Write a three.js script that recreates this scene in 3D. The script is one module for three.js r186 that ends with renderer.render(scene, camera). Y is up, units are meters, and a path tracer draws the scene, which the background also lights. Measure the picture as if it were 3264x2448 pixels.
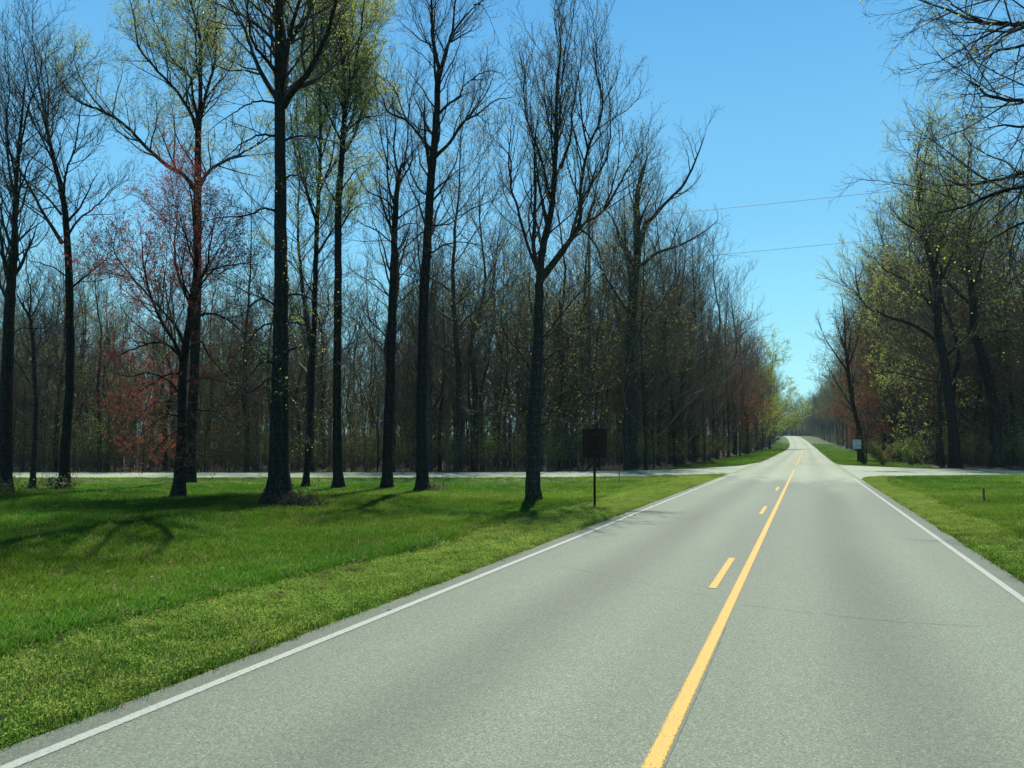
import * as THREE from 'three';
import { mergeGeometries } from 'three/addons/utils/BufferGeometryUtils.js';

// ---------------------------------------------------------------- camera, sky, sun, exposure
const scene = new THREE.Scene();
const camera = new THREE.PerspectiveCamera(48.18, 1024 / 768, 0.1, 3000);
camera.position.set(0, 1.85, 0);
camera.rotation.set(0.07024, 0, 0);

const renderer = new THREE.WebGLRenderer();
renderer.toneMapping = THREE.LinearToneMapping;
renderer.toneMappingExposure = 1.6;
renderer.shadowMap.enabled = true;

const SUN_AZ = 8 * Math.PI / 180, SUN_EL = 60 * Math.PI / 180;
const sunDir = new THREE.Vector3(Math.sin(SUN_AZ) * Math.cos(SUN_EL), Math.sin(SUN_EL), -Math.cos(SUN_AZ) * Math.cos(SUN_EL));
{ // clear spring sky, computed: pale cyan at the horizon, deeper blue overhead
  const W = 512, H = 256, d = new Float32Array(W * H * 4);
  const stops = [[-90, .10, .13, .11], [-2, .17, .25, .25], [0, .33, .62, .66], [4, .285, .60, .67], [8, .215, .515, .65], [14, .147, .405, .625], [28, .082, .277, .53], [60, .042, .14, .29], [90, .036, .12, .25]];
  for (let j = 0; j < H; j++) {
    const el = ((j + .5) / H - .5) * 180;
    let k = 0; while (k < stops.length - 2 && el > stops[k + 1][0]) k++;
    const A = stops[k], B = stops[k + 1], f = Math.min(1, Math.max(0, (el - A[0]) / (B[0] - A[0])));
    for (let i = 0; i < W; i++) {
      const o = (j * W + i) * 4;
      for (let c = 0; c < 3; c++) d[o + c] = A[c + 1] + (B[c + 1] - A[c + 1]) * f;
      d[o + 3] = 1;
    }
  }
  const sky = new THREE.DataTexture(d, W, H, THREE.RGBAFormat, THREE.FloatType);
  sky.mapping = THREE.EquirectangularReflectionMapping; sky.magFilter = sky.minFilter = THREE.LinearFilter; sky.needsUpdate = true;
  scene.background = sky; scene.environment = sky;
}
const sun = new THREE.DirectionalLight(new THREE.Color().setRGB(1, .965, .86), 5);
sun.position.copy(sunDir).multiplyScalar(300); sun.target.position.set(0, 0, 0);
sun.castShadow = true; sun.shadow.mapSize.set(4096, 4096);
Object.assign(sun.shadow.camera, { left: -120, right: 120, top: 120, bottom: -120, near: 1, far: 900 });
scene.add(sun, sun.target);

// ---------------------------------------------------------------- helpers
function rng(seed) { let a = seed >>> 0; return () => { a = (a + 0x6D2B79F5) | 0; let t = Math.imul(a ^ (a >>> 15), 1 | a); t = (t + Math.imul(t ^ (t >>> 7), 61 | t)) ^ t; return ((t ^ (t >>> 14)) >>> 0) / 4294967296; }; }
const hash2 = (x, y) => { let h = Math.imul(x | 0, 374761393) + Math.imul(y | 0, 668265263); h = Math.imul(h ^ (h >>> 13), 1274126177); return ((h ^ (h >>> 16)) >>> 0) / 4294967296; };
function vnoise(x, y) { const i = Math.floor(x), j = Math.floor(y), fx = x - i, fy = y - j, u = fx * fx * (3 - 2 * fx), v = fy * fy * (3 - 2 * fy); const a = hash2(i, j), b = hash2(i + 1, j), c = hash2(i, j + 1), d = hash2(i + 1, j + 1); return a + (b - a) * u + (c - a) * v + (a - b - c + d) * u * v; }
function fbm(x, y, n = 4) { let s = 0, a = .5, t = 0; for (let k = 0; k < n; k++) { s += a * vnoise(x, y); t += a; x = x * 2.03 + 17.1; y = y * 2.03 + 5.7; a *= .5; } return s / t; }
const lerp = (a, b, f) => a + (b - a) * f, clamp = (x, a, b) => Math.min(b, Math.max(a, x));
const smooth = (a, b, x) => { const f = clamp((x - a) / (b - a), 0, 1); return f * f * (3 - 2 * f); };
function interp(table, x) { let k = 0; while (k < table.length - 2 && x > table[k + 1][0]) k++; const A = table[k], B = table[k + 1]; return lerp(A[1], B[1], clamp((x - A[0]) / (B[0] - A[0]), 0, 1)); }
const used = new Map();
function numbered(n) { const k = used.get(n) || 0; used.set(n, k + 1); return k ? n + '_' + String(k).padStart(3, '0') : n; }
const lin = (r, g, b) => new THREE.Color().setRGB(r, g, b);
function shadowed(o) { o.traverse(c => { if (c.isMesh) { c.castShadow = true; c.receiveShadow = true; } }); return o; }
function mesh(name, g, m, parent) { const o = new THREE.Mesh(g, m); o.name = parent ? name : numbered(name); o.castShadow = o.receiveShadow = true; (parent || scene).add(o); return o; }
function tag(o, label, category, group) { o.userData.label = label; o.userData.category = category; if (group) o.userData.group = group; return o; }
function thing(name, label, category, x, y, z, turn = 0, group) { const o = new THREE.Group(); o.name = numbered(name); o.position.set(x, y, z); o.rotation.y = turn; scene.add(o); return tag(o, label, category, group); }
const kind = (o, k) => { o.userData.kind = k; return o; };
function canvasTex(W, H, paint, srgb = true) { // paint(x, y) -> [r, g, b(, a)] 0..1
  const d = new Uint8Array(W * H * 4);
  for (let y = 0; y < H; y++) for (let x = 0; x < W; x++) { const c = paint(x, y), o = (y * W + x) * 4; d[o] = clamp(c[0], 0, 1) * 255; d[o + 1] = clamp(c[1], 0, 1) * 255; d[o + 2] = clamp(c[2], 0, 1) * 255; d[o + 3] = c.length > 3 ? clamp(c[3], 0, 1) * 255 : 255; }
  const t = new THREE.DataTexture(d, W, H); t.wrapS = t.wrapT = THREE.RepeatWrapping; t.magFilter = THREE.LinearFilter; t.minFilter = THREE.LinearMipmapLinearFilter; t.generateMipmaps = true; if (srgb) t.colorSpace = THREE.SRGBColorSpace; t.needsUpdate = true; return t;
}
// tileable value noise
function tnoise(x, y, p) { const i = Math.floor(x), j = Math.floor(y), fx = x - i, fy = y - j, u = fx * fx * (3 - 2 * fx), v = fy * fy * (3 - 2 * fy), m = q => ((q % p) + p) % p; const a = hash2(m(i), m(j)), b = hash2(m(i + 1), m(j)), c = hash2(m(i), m(j + 1)), d = hash2(m(i + 1), m(j + 1)); return a + (b - a) * u + (c - a) * v + (a - b - c + d) * u * v; }

// ---------------------------------------------------------------- lie of the land
// The main road runs along d = (sin A, cos A) from the camera (x right, depth away); s is the distance to the right of the camera's path, t the distance along it.
const A = 18.87 * Math.PI / 180, SA = Math.sin(A), CA = Math.cos(A);
const PROFILE = [[-60, 0], [110, 0], [136, .12], [179, .28], [227, .58], [278, 1.12], [309, 1.62], [352, 2.55], [409, 3.94], [489, 5.87], [560, 7.05], [600, 7.4], [640, 7.4], [700, 6.7], [800, 5], [1200, 4]];
const BEND = [[-60, 0], [230, 0], [278, -.35], [309, -.8], [352, -1.6], [409, -3], [489, -5.8], [577, -9.5], [640, -14], [700, -20], [800, -36], [1200, -120]];
function smoothTable(T, x) { // average over a window, so that slopes change gently
  const w = x > 120 ? 22 : 0; if (!w) return interp(T, x);
  let s = 0; for (let k = -3; k <= 3; k++) s += interp(T, x + k * w / 3); return s / 7;
}
const rise = t => smoothTable(PROFILE, t), bend = t => smoothTable(BEND, t);
const toST = (x, z) => { const Z = -z; const t = x * SA + Z * CA; return [x * CA - Z * SA - bend(t), t]; };
const toXZ = (s, t) => { const q = s + bend(t); return [q * CA + t * SA, -(-q * SA + t * CA)]; };
const EDGE_L = -4.58, EDGE_R = 2.66, LINE_L = -4.30, LINE_R = 2.36;
// crossing road, as (x, depth) of its kerbless edges
const spline = (pts, n) => new THREE.CatmullRomCurve3(pts.map(p => new THREE.Vector3(p[0], 0, p[1])), false, 'centripetal').getPoints(n).map(p => [p.x, p.z]);
const nearL = spline([[-95, 50], [-60, 48.2], [-29, 47.4], [-10, 47.3], [0, 47.6], [5.4, 49], [10, 51.2], [12.6, 53], [14.6, 55.4], [16.2, 58.2]], 60);
const nearR = spline([[18.5, 45.5], [19.4, 47.6], [20.6, 49], [23, 50.2], [27, 51], [33, 51.4], [50, 50], [95, 45.5]], 60);
const farR = spline([[95, 51.5], [60, 55], [44, 56.5], [37, 58.2], [33.6, 61], [31.2, 66], [29.8, 72], [29.6, 78], [30.6, 83]], 60);
const farL = spline([[24.4, 86], [22.6, 81.5], [20, 75], [17.1, 70], [13.6, 65.2], [9.7, 61.3], [4, 58], [-2, 56.6], [-12, 56.1], [-33, 56], [-60, 56.8], [-95, 58.5]], 60);
const SIDE = [...nearL, ...nearR, ...farR, ...farL];
function inside(poly, x, Z) { let c = false; for (let i = 0, j = poly.length - 1; i < poly.length; j = i++) { const [xi, yi] = poly[i], [xj, yj] = poly[j]; if ((yi > Z) !== (yj > Z) && x < (xj - xi) * (Z - yi) / (yj - yi) + xi) c = !c; } return c; }
const MID = [[-95, 54], [-29, 52], [0, 52], [9, 56], [20, 64], [27, 61], [34, 55.5], [60, 52.5], [95, 48.5]];
const beyond = (x, Z) => Z > interp(MID, x);
function distSide(x, Z) { let m = 1e9; for (let i = 0; i < SIDE.length; i++) { const [ax, ay] = SIDE[i], [bx, by] = SIDE[(i + 1) % SIDE.length]; const dx = bx - ax, dy = by - ay, L = dx * dx + dy * dy; const f = L ? clamp(((x - ax) * dx + (Z - ay) * dy) / L, 0, 1) : 0; m = Math.min(m, Math.hypot(x - ax - f * dx, Z - ay - f * dy)); } return m; }
function onPavement(x, z, grow = 0) { const [s, t] = toST(x, z); if (s > EDGE_L - grow && s < EDGE_R + grow) return true; const Z = -z; if (Z < 40 || Z > 95) return false; if (inside(SIDE, x, Z)) return true; return grow > 0 && distSide(x, Z) < grow; }
function isGrass(x, z) { // turf, else the litter of the wood's floor
  const Z = -z, [s, t] = toST(x, z), e = (vnoise(x * .35, z * .35) - .5) * 2.2;
  if (!beyond(x, Z) || t < 40) return true;
  if (t > 70 && s > -10.2 + e && s < 9.6 + e) return true;
  const far = distSide(x, Z);
  return x > 24 ? far < 3.2 + e * .6 : far < 1.1 + e * .4;
}
function groundY(x, z) {
  const [s, t] = toST(x, z), Z = -z;
  const away = Math.min(s < 0 ? EDGE_L - s : s - EDGE_R, Z > 38 && Z < 100 ? (inside(SIDE, x, Z) ? 0 : distSide(x, Z)) : 9);
  const m = smooth(.6, 5, away);
  let y = rise(t) + m * ((fbm(x * .11, z * .11, 3) - .5) * .28 + (vnoise(x * .55, z * .55) - .5) * .06);
  if (s < 0 && t < 60) y -= .13 * smooth(1.6, 3.2, away) * (1 - smooth(5, 9, away));      // shallow swale behind the mown shoulder
  if (s > 0 && !beyond(x, Z) && t < 75) y += .12 * smooth(1, 5, away);                    // the corner on the right lies a little higher
  if (t > 95) y += smooth(9, 26, Math.abs(s)) * .9;
  return y;
}
const SURVEY = {
  oak: { at: [-6.95, -25.68], trunk: [[0, -0.15, 0], [0.01, 0.2, 0], [0.02, 0.48, 0], [0.01, 1.03, 0], [0, 2.68, 0], [-0.02, 5.47, 0], [-0.07, 8.3, 0], [-0.13, 10.45, 0], [-0.18, 12.41, 0], [-0.21, 14.09, 0], [-0.27, 15.57, 0], [-0.33, 17.36, 0], [-0.31, 19.46, 0], [-0.42, 21.9, 0]], radii: [0.56, 0.5, 0.42, 0.31, 0.26, 0.22, 0.185, 0.17, 0.16, 0.155, 0.14, 0.11, 0.08, 0.04],
    limbs: [
      { r: 0.115, p: [[-0.07, 12.24, 0], [0.27, 12.49, 0.33], [0.81, 12.92, 0.67], [1.34, 13.66, 1], [1.71, 14.58, 1.33], [2.08, 15.61, 1.67], [2.27, 16.43, 2]] },
      { r: 0.09, p: [[-0.1, 13.9, 0], [0.1, 14.62, -0.38], [0.43, 15.46, -0.75], [0.68, 16.48, -1.12], [0.72, 17.95, -1.5]] },
      { r: 0.085, p: [[-0.24, 12.43, 0], [-0.86, 13.41, -0.44], [-1.3, 14.31, -0.88], [-1.7, 15.24, -1.32], [-2.27, 16.19, -1.76], [-2.8, 17.39, -2.2]] },
      { r: 0.075, p: [[-0.25, 13.21, 0], [-0.43, 13.42, 0.4], [-0.74, 13.76, 0.8], [-0.81, 14.32, 1.2], [-0.75, 14.99, 1.6]] },
      { r: 0.07, p: [[-0.27, 14.24, 0], [-0.65, 14.63, -0.3], [-1.23, 15.18, -0.6], [-2.28, 15.85, -0.9], [-2.99, 16.26, -1.2]] },
      { r: 0.035, p: [[-0.24, 12.29, 0], [-0.63, 12.28, 0.26], [-0.97, 12.08, 0.52], [-1.25, 11.73, 0.78], [-1.66, 11.31, 1.04], [-1.92, 10.88, 1.3]] },
      { r: 0.04, p: [[-0.22, 11.27, 0], [-0.8, 11.46, -0.38], [-1.39, 11.42, -0.75], [-2.09, 11.08, -1.12], [-2.61, 10.8, -1.5]] },
      { r: 0.04, p: [[-0.15, 8.92, 0], [-0.52, 8.92, 0.4], [-0.86, 8.6, 0.8], [-1.62, 8.4, 1.2], [-1.96, 8.16, 1.6]] },
      { r: 0.035, p: [[-0.11, 5.52, 0], [-0.69, 5.48, -0.4], [-1.27, 5.01, -0.8], [-1.77, 4.66, -1.2]] },
      { r: 0.035, p: [[-0.08, 4.16, 0], [-0.24, 4.33, 0.25], [-0.45, 4.26, 0.5], [-0.77, 3.74, 0.75], [-1.29, 2.92, 1]] },
      { r: 0.03, p: [[-0.07, 3.7, 0], [-0.42, 3.86, -0.25], [-0.86, 3.55, -0.5], [-1.41, 3.37, -0.75], [-1.77, 2.91, -1]] },
      { r: 0.04, p: [[0.02, 6.32, 0], [0.43, 6.32, 0.35], [0.98, 6.17, 0.7], [1.51, 5.77, 1.05], [1.86, 5.36, 1.4]] },
      { r: 0.035, p: [[0.04, 5.42, 0], [0.26, 5.58, -0.4], [0.64, 5.51, -0.8], [0.84, 5.15, -1.2]] },
      { r: 0.035, p: [[0.05, 4.54, 0], [0.48, 4.7, 0.43], [0.95, 4.67, 0.87], [1.42, 4.31, 1.3]] },
      { r: 0.045, p: [[-0.12, 11.08, 0], [0.17, 11.36, -0.32], [0.52, 11.51, -0.65], [1.23, 11.48, -0.98], [1.56, 11.34, -1.3]] },
      { r: 0.025, p: [[0.04, 2.91, 0], [0.33, 3.31, 0.27], [0.68, 2.58, 0.53], [1.03, 2.1, 0.8]] },
      { r: 0.035, p: [[-0.07, 9.92, 0], [0.38, 9.94, 0.4], [0.85, 9.62, 0.8], [1.41, 9, 1.2]] },
      { r: 0.035, p: [[-0.09, 5.99, 0], [-0.5, 6.22, 0.3], [-0.86, 5.94, 0.6], [-1.31, 5.98, 0.9]] },
    ] },
  poplar_spreading: { at: [-15.01, -40.23], trunk: [[0, -0.15, 0], [-0.01, 0.24, 0], [0, 0.67, 0], [0.01, 2.07, 0], [0.06, 4.23, 0], [0.11, 7.52, 0], [0.07, 10.84, 0], [0, 14.2, 0], [-0.02, 15.78, 0], [-0.03, 17.14, 0], [0.02, 17.98, 0], [-0.02, 20.27, 0], [-0.13, 21.79, 0], [-0.57, 23.35, 0], [-0.78, 25.21, 0], [-0.93, 26.85, 0]], radii: [0.42, 0.34, 0.29, 0.25, 0.23, 0.21, 0.19, 0.175, 0.15, 0.14, 0.1, 0.085, 0.07, 0.05, 0.04, 0.02],
    limbs: [
      { r: 0.115, p: [[-0.07, 13.93, 0], [-0.49, 14.55, 0.31], [-1.25, 15, 0.62], [-2.09, 15.75, 0.94], [-2.91, 16.63, 1.25], [-3.79, 17.2, 1.56], [-4.71, 17.48, 1.88], [-5.2, 17.89, 2.19], [-5.41, 18.55, 2.5]] },
      { r: 0.05, p: [[-4.55, 17.82, 0], [-5.11, 18.48, 0.25], [-5.53, 19.28, 0.5], [-5.73, 20.07, 0.75], [-5.55, 20.56, 1]] },
      { r: 0.11, p: [[0.04, 13.97, 0], [0.06, 14.55, -0.42], [0.34, 15.3, -0.83], [1.02, 15.9, -1.25], [1.79, 16.51, -1.67], [2.73, 17.29, -2.08], [3.47, 17.93, -2.5]] },
      { r: 0.09, p: [[-0.03, 16.68, 0], [-0.27, 17.61, 0.33], [-0.97, 18.68, 0.67], [-1.81, 19.58, 1], [-2.42, 20.4, 1.33], [-2.53, 21.72, 1.67], [-2.69, 22.57, 2]] },
      { r: 0.075, p: [[-0.01, 17.37, 0], [-0.46, 18.71, -0.3], [-0.71, 19.76, -0.6], [-1.72, 20.76, -0.9], [-2.5, 22.32, -1.2], [-3.12, 23.51, -1.5], [-3.52, 24.79, -1.8]] },
      { r: 0.08, p: [[0.06, 17.52, 0], [0.44, 18.75, 0.32], [0.89, 19.75, 0.64], [1.04, 21.33, 0.96], [1.11, 22.66, 1.28], [1.34, 23.68, 1.6]] },
      { r: 0.045, p: [[0.26, 18.43, 0], [0.53, 19.23, -0.45], [1.18, 20.44, -0.9], [1.3, 22.07, -1.35], [1.05, 23.34, -1.8]] },
      { r: 0.05, p: [[-0.06, 14.95, 0], [-0.6, 15.73, -0.3], [-1.26, 16.68, -0.6], [-1.64, 18.02, -0.9], [-1.86, 18.93, -1.2]] },
      { r: 0.04, p: [[-0.44, 19.5, 0], [0.04, 20.11, 0.33], [0.43, 21.02, 0.67], [0.67, 22.06, 1]] },
      { r: 0.025, p: [[-3.26, 16.84, 0], [-3.34, 17.59, 0.2], [-3.42, 18.42, 0.4], [-3.24, 18.94, 0.6]] },
      { r: 0.025, p: [[-2.57, 16.23, 0], [-2.49, 16.91, -0.2], [-2.72, 17.98, -0.4], [-2.83, 18.99, -0.6]] },
    ] },
  red_maple: { at: [-11.36, -29.36], trunk: [[0, -0.15, 0], [0.03, 0.2, 0], [0.05, 0.59, 0], [0.08, 1.22, 0], [0.08, 2.8, 0], [0.07, 4.38, 0], [0.17, 5.5, 0], [0.26, 6.31, 0], [0.36, 7.27, 0], [0.43, 8.25, 0], [0.34, 9.22, 0], [0.24, 10.2, 0], [0.11, 10.86, 0]], radii: [0.33, 0.26, 0.21, 0.18, 0.15, 0.14, 0.12, 0.1, 0.085, 0.07, 0.05, 0.03, 0.015],
    limbs: [
      { r: 0.075, p: [[0.04, 4.6, 0], [0.01, 5.1, 0.36], [-0.4, 5.94, 0.72], [-0.74, 7.08, 1.08], [-0.76, 7.73, 1.44], [-0.68, 8.37, 1.8]] },
      { r: 0.06, p: [[0.07, 5.35, 0], [-0.46, 6.1, -0.36], [-1.28, 6.86, -0.72], [-2.29, 7.87, -1.08], [-3.1, 8.85, -1.44], [-3.18, 9.91, -1.8]] },
      { r: 0.05, p: [[0.26, 6.2, 0], [0.75, 7.21, 0.4], [1.3, 7.71, 0.8], [2.05, 7.78, 1.2], [2.89, 7.8, 1.6]] },
      { r: 0.045, p: [[0.16, 5.83, 0], [0.65, 6.42, -0.38], [1.34, 6.21, -0.75], [1.89, 5.7, -1.12], [2.34, 5.53, -1.5]] },
      { r: 0.04, p: [[0.08, 5.03, 0], [0.78, 5.31, 0.35], [1.23, 4.8, 0.7], [1.83, 4.2, 1.05], [2.51, 3.71, 1.4]] },
      { r: 0.04, p: [[-0.01, 4.28, 0], [-0.62, 4.26, -0.35], [-1.3, 3.96, -0.7], [-1.98, 3.6, -1.05], [-2.56, 3.18, -1.4]] },
      { r: 0.035, p: [[0.01, 3.54, 0], [-0.34, 4.05, 0.35], [-0.82, 4.23, 0.7], [-1.33, 4.09, 1.05], [-1.63, 4.17, 1.4]] },
      { r: 0.035, p: [[0.11, 3.97, 0], [0.51, 4.15, -0.32], [0.99, 4.12, -0.65], [1.65, 3.82, -0.98], [2, 3.29, -1.3]] },
      { r: 0.03, p: [[0.01, 2.8, 0], [-0.29, 2.84, 0.37], [-0.65, 2.47, 0.73], [-0.99, 2.06, 1.1]] },
      { r: 0.03, p: [[0.05, 2.38, 0], [-0.54, 2.07, -0.3], [-1.18, 1.48, -0.6], [-1.73, 1.26, -0.9]] },
      { r: 0.028, p: [[0.08, 2.12, 0], [0.5, 1.8, 0.33], [0.94, 1.5, 0.67], [1.73, 1.4, 1]] },
      { r: 0.03, p: [[0.11, 3.01, 0], [0.8, 3, 0.37], [1.5, 2.93, 0.73], [2.09, 2.61, 1.1]] },
      { r: 0.045, p: [[0.03, 4.82, 0], [-0.55, 5.31, 0.3], [-1.2, 5.12, 0.6], [-1.78, 4.83, 0.9], [-2, 4.9, 1.2]] },
      { r: 0.055, p: [[0.3, 6.58, 0], [-0.25, 7.65, -0.25], [-0.54, 8.69, -0.5], [-0.56, 9.92, -0.75], [-0.85, 10.83, -1]] },
      { r: 0.05, p: [[0.4, 7.01, 0], [0.91, 7.97, 0.3], [1.15, 8.86, 0.6], [1.39, 9.74, 0.9]] },
      { r: 0.03, p: [[0.02, 3.28, 0], [-0.56, 3.35, -0.4], [-1.26, 3.26, -0.8], [-1.91, 2.84, -1.2], [-2.4, 2.3, -1.6]] },
    ] },
  forked_tree: { at: [-18.01, -34.62], trunk: [[0, -0.15, 0], [0.03, 0.18, 0], [0.05, 0.55, 0], [0.07, 2.04, 0], [0.14, 3.9, 0], [0.11, 5.78, 0], [0, 7.67, 0], [-0.13, 9.64, 0], [-0.4, 11.83, 0], [-0.93, 13.78, 0], [-1.15, 14.67, 0], [-1.38, 15.73, 0], [-1.69, 17.17, 0], [-1.89, 18.55, 0]], radii: [0.36, 0.27, 0.22, 0.18, 0.165, 0.16, 0.15, 0.135, 0.11, 0.08, 0.07, 0.05, 0.03, 0.015],
    limbs: [
      { r: 0.06, p: [[-0.4, 11.64, 0], [-0.21, 12.51, 0.3], [0.05, 13.05, 0.6], [0.49, 13.71, 0.9], [0.78, 14.99, 1.2], [1.1, 15.62, 1.5]] },
      { r: 0.03, p: [[-0.09, 13.7, 0], [0.11, 14.15, -0.33], [0.51, 14.73, -0.67], [0.84, 15.72, -1]] },
      { r: 0.075, p: [[-0.4, 10.03, 0], [-1.36, 11.29, -0.4], [-2.34, 12.72, -0.8], [-3.42, 14.18, -1.2], [-4.09, 15.27, -1.6], [-4.79, 16.53, -2]] },
      { r: 0.045, p: [[-0.44, 11.18, 0], [-0.88, 11.84, 0.4], [-1.3, 12.23, 0.8], [-2.32, 12.67, 1.2], [-2.64, 12.97, 1.6]] },
      { r: 0.05, p: [[-0.16, 10.35, 0], [0.14, 11.15, -0.35], [0.72, 11.83, -0.7], [1.17, 12.66, -1.05], [1.59, 13.1, -1.4]] },
      { r: 0.045, p: [[-1.14, 14.55, 0], [-1.26, 15.34, 0.3], [-1.64, 16.39, 0.6], [-1.77, 17.6, 0.9], [-1.74, 18.1, 1.2]] },
      { r: 0.045, p: [[-0.99, 14.03, 0], [-1.83, 14.99, -0.3], [-2.57, 16.3, -0.6], [-3.38, 17.57, -0.9], [-3.88, 18.93, -1.2]] },
      { r: 0.04, p: [[-1.22, 14.94, 0], [-1, 16.27, 0.27], [-1.08, 17.32, 0.53], [-0.84, 18.1, 0.8]] },
      { r: 0.03, p: [[-0.16, 8.63, 0], [-0.52, 8.93, 0.4], [-1.18, 9.1, 0.8], [-1.81, 9.14, 1.2]] },
      { r: 0.045, p: [[0.02, 8.13, 0], [0.71, 8.5, 0.35], [1.49, 8.93, 0.7], [2.19, 9.29, 1.05], [2.77, 9.58, 1.4]] },
      { r: 0.02, p: [[-0.04, 4.47, 0], [-0.18, 4.69, 0.4], [-0.4, 4.9, 0.8]] },
      { r: 0.03, p: [[0.05, 2.91, 0], [-0.39, 3.17, -0.23], [-0.9, 3.56, -0.45], [-1.55, 4.01, -0.67], [-2.27, 4.47, -0.9]] },
      { r: 0.022, p: [[0.31, 2.6, 0], [0.68, 2.97, 0.2], [0.91, 3.45, 0.4], [1.28, 3.81, 0.6]] },
      { r: 0.02, p: [[0.2, 5.72, 0], [0.86, 5.74, 0.45], [1.69, 5.78, 0.9]] },
    ] },
  multi_stem_tree: { at: [-18.18, -30.92], trunk: [[0, -0.15, 0], [0.01, 0.2, 0], [0.01, 0.61, 0], [-0.02, 2.02, 0], [-0.05, 3.68, 0], [-0.06, 5.36, 0], [-0.07, 6.54, 0], [-0.04, 7.9, 0], [0, 8.93, 0], [-0.02, 10.65, 0], [0.03, 12.5, 0], [0.1, 13.95, 0], [0.17, 15.18, 0]], radii: [0.42, 0.33, 0.26, 0.22, 0.2, 0.19, 0.18, 0.16, 0.11, 0.08, 0.06, 0.04, 0.02],
    limbs: [
      { r: 0.09, p: [[-0.06, 7.57, 0], [-0.1, 8.29, 0.35], [-0.1, 9.22, 0.7], [-0.1, 10.3, 1.05], [-0.11, 11.69, 1.4]] },
      { r: 0.08, p: [[0, 8.14, 0], [-0.08, 8.78, -0.35], [-0.37, 10.21, -0.7], [-0.49, 11.91, -1.05], [-0.94, 13.59, -1.4]] },
      { r: 0.07, p: [[-0.08, 6.83, 0], [-0.77, 7.67, -0.53], [-1.59, 8.59, -1.07], [-2.44, 9.66, -1.6]] },
      { r: 0.04, p: [[0.04, 10.76, 0], [0.38, 11.38, 0.25], [0.72, 11.98, 0.5], [1.34, 12.52, 0.75], [1.57, 12.94, 1]] },
      { r: 0.04, p: [[0.08, 12.5, 0], [0.41, 13.41, 0.35], [0.8, 14.25, 0.7], [1.3, 14.96, 1.05], [1.52, 15.76, 1.4]] },
      { r: 0.025, p: [[-0.03, 5.54, 0], [0.13, 6.03, -0.37], [0.78, 6.08, -0.73], [0.86, 6.48, -1.1]] },
      { r: 0.022, p: [[-0.01, 5.09, 0], [0.5, 4.61, 0.27], [1.06, 3.99, 0.53], [1.44, 3.69, 0.8]] },
      { r: 0.05, p: [[-0.02, 10.76, 0], [-0.2, 11.87, 0.15], [-0.28, 13.26, 0.3], [-0.14, 14.64, 0.45], [-0.16, 15.84, 0.6]] },
    ] },
  slim_tree: { at: [-18.84, -33.94], trunk: [[0, -0.15, 0], [0.01, 0.22, 0], [0.01, 0.58, 0], [0.03, 2.03, 0], [0.02, 3.31, 0], [-0.1, 4.78, 0], [-0.25, 6.26, 0], [-0.4, 6.87, 0], [-0.7, 7.37, 0], [-0.89, 7.75, 0]], radii: [0.2, 0.14, 0.11, 0.095, 0.085, 0.08, 0.07, 0.055, 0.035, 0.02],
    limbs: [
      { r: 0.03, p: [[-0.09, 4.66, 0], [-0.12, 5.37, 0.27], [-0.29, 5.71, 0.53], [-0.28, 6.28, 0.8]] },
      { r: 0.025, p: [[-0.17, 5.16, 0], [-0.07, 5.93, -0.27], [0.2, 6.52, -0.53], [0.48, 6.75, -0.8]] },
      { r: 0.04, p: [[-0.39, 6.88, 0], [-0.27, 7.79, 0.17], [-0.4, 8.68, 0.33], [-0.28, 9.64, 0.5]] },
      { r: 0.018, p: [[0, 3.81, 0], [0.51, 3.55, 0.3], [1.04, 3.29, 0.6]] },
    ] },
  leafing_tree_slim: { at: [-8.84, -36.82], trunk: [[0, -0.15, 0], [0.04, 0.22, 0], [0.07, 0.57, 0], [0.13, 1.46, 0], [0.21, 3.04, 0], [0.25, 5.03, 0], [0.3, 7.04, 0], [0.31, 9.06, 0], [0.34, 11.1, 0], [0.42, 13.56, 0], [0.41, 16.68, 0], [0.3, 18.35, 0], [0.24, 19.83, 0], [0.18, 21.1, 0]], radii: [0.25, 0.17, 0.14, 0.13, 0.125, 0.12, 0.115, 0.11, 0.1, 0.08, 0.06, 0.045, 0.03, 0.012],
    limbs: [
      { r: 0.05, p: [[0.33, 11.51, 0], [-0.08, 13.03, 0.4], [-0.31, 14.52, 0.8], [-0.34, 15.99, 1.2], [-0.07, 17.43, 1.6]] },
      { r: 0.05, p: [[0.39, 12.74, 0], [0.8, 14.36, -0.53], [0.87, 16.25, -1.07], [0.62, 18.41, -1.6]] },
      { r: 0.045, p: [[0.4, 14.6, 0], [-0.24, 16.43, -0.43], [-0.48, 18.31, -0.87], [-0.72, 20.24, -1.3]] },
      { r: 0.04, p: [[0.41, 15.43, 0], [0.87, 16.71, 0.43], [1.04, 18.37, 0.87], [1.05, 19.6, 1.3]] },
      { r: 0.035, p: [[0.3, 8.25, 0], [-0.23, 9.19, 0.33], [-0.56, 10.13, 0.67], [-0.3, 11.24, 1]] },
      { r: 0.035, p: [[0.27, 9.87, 0], [0.71, 10.77, -0.33], [1.03, 12.1, -0.67], [1.03, 13.46, -1]] },
      { r: 0.03, p: [[0.27, 6.24, 0], [-0.02, 7.07, 0.27], [-0.36, 7.63, 0.53], [-0.63, 8.51, 0.8]] },
    ] },
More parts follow.
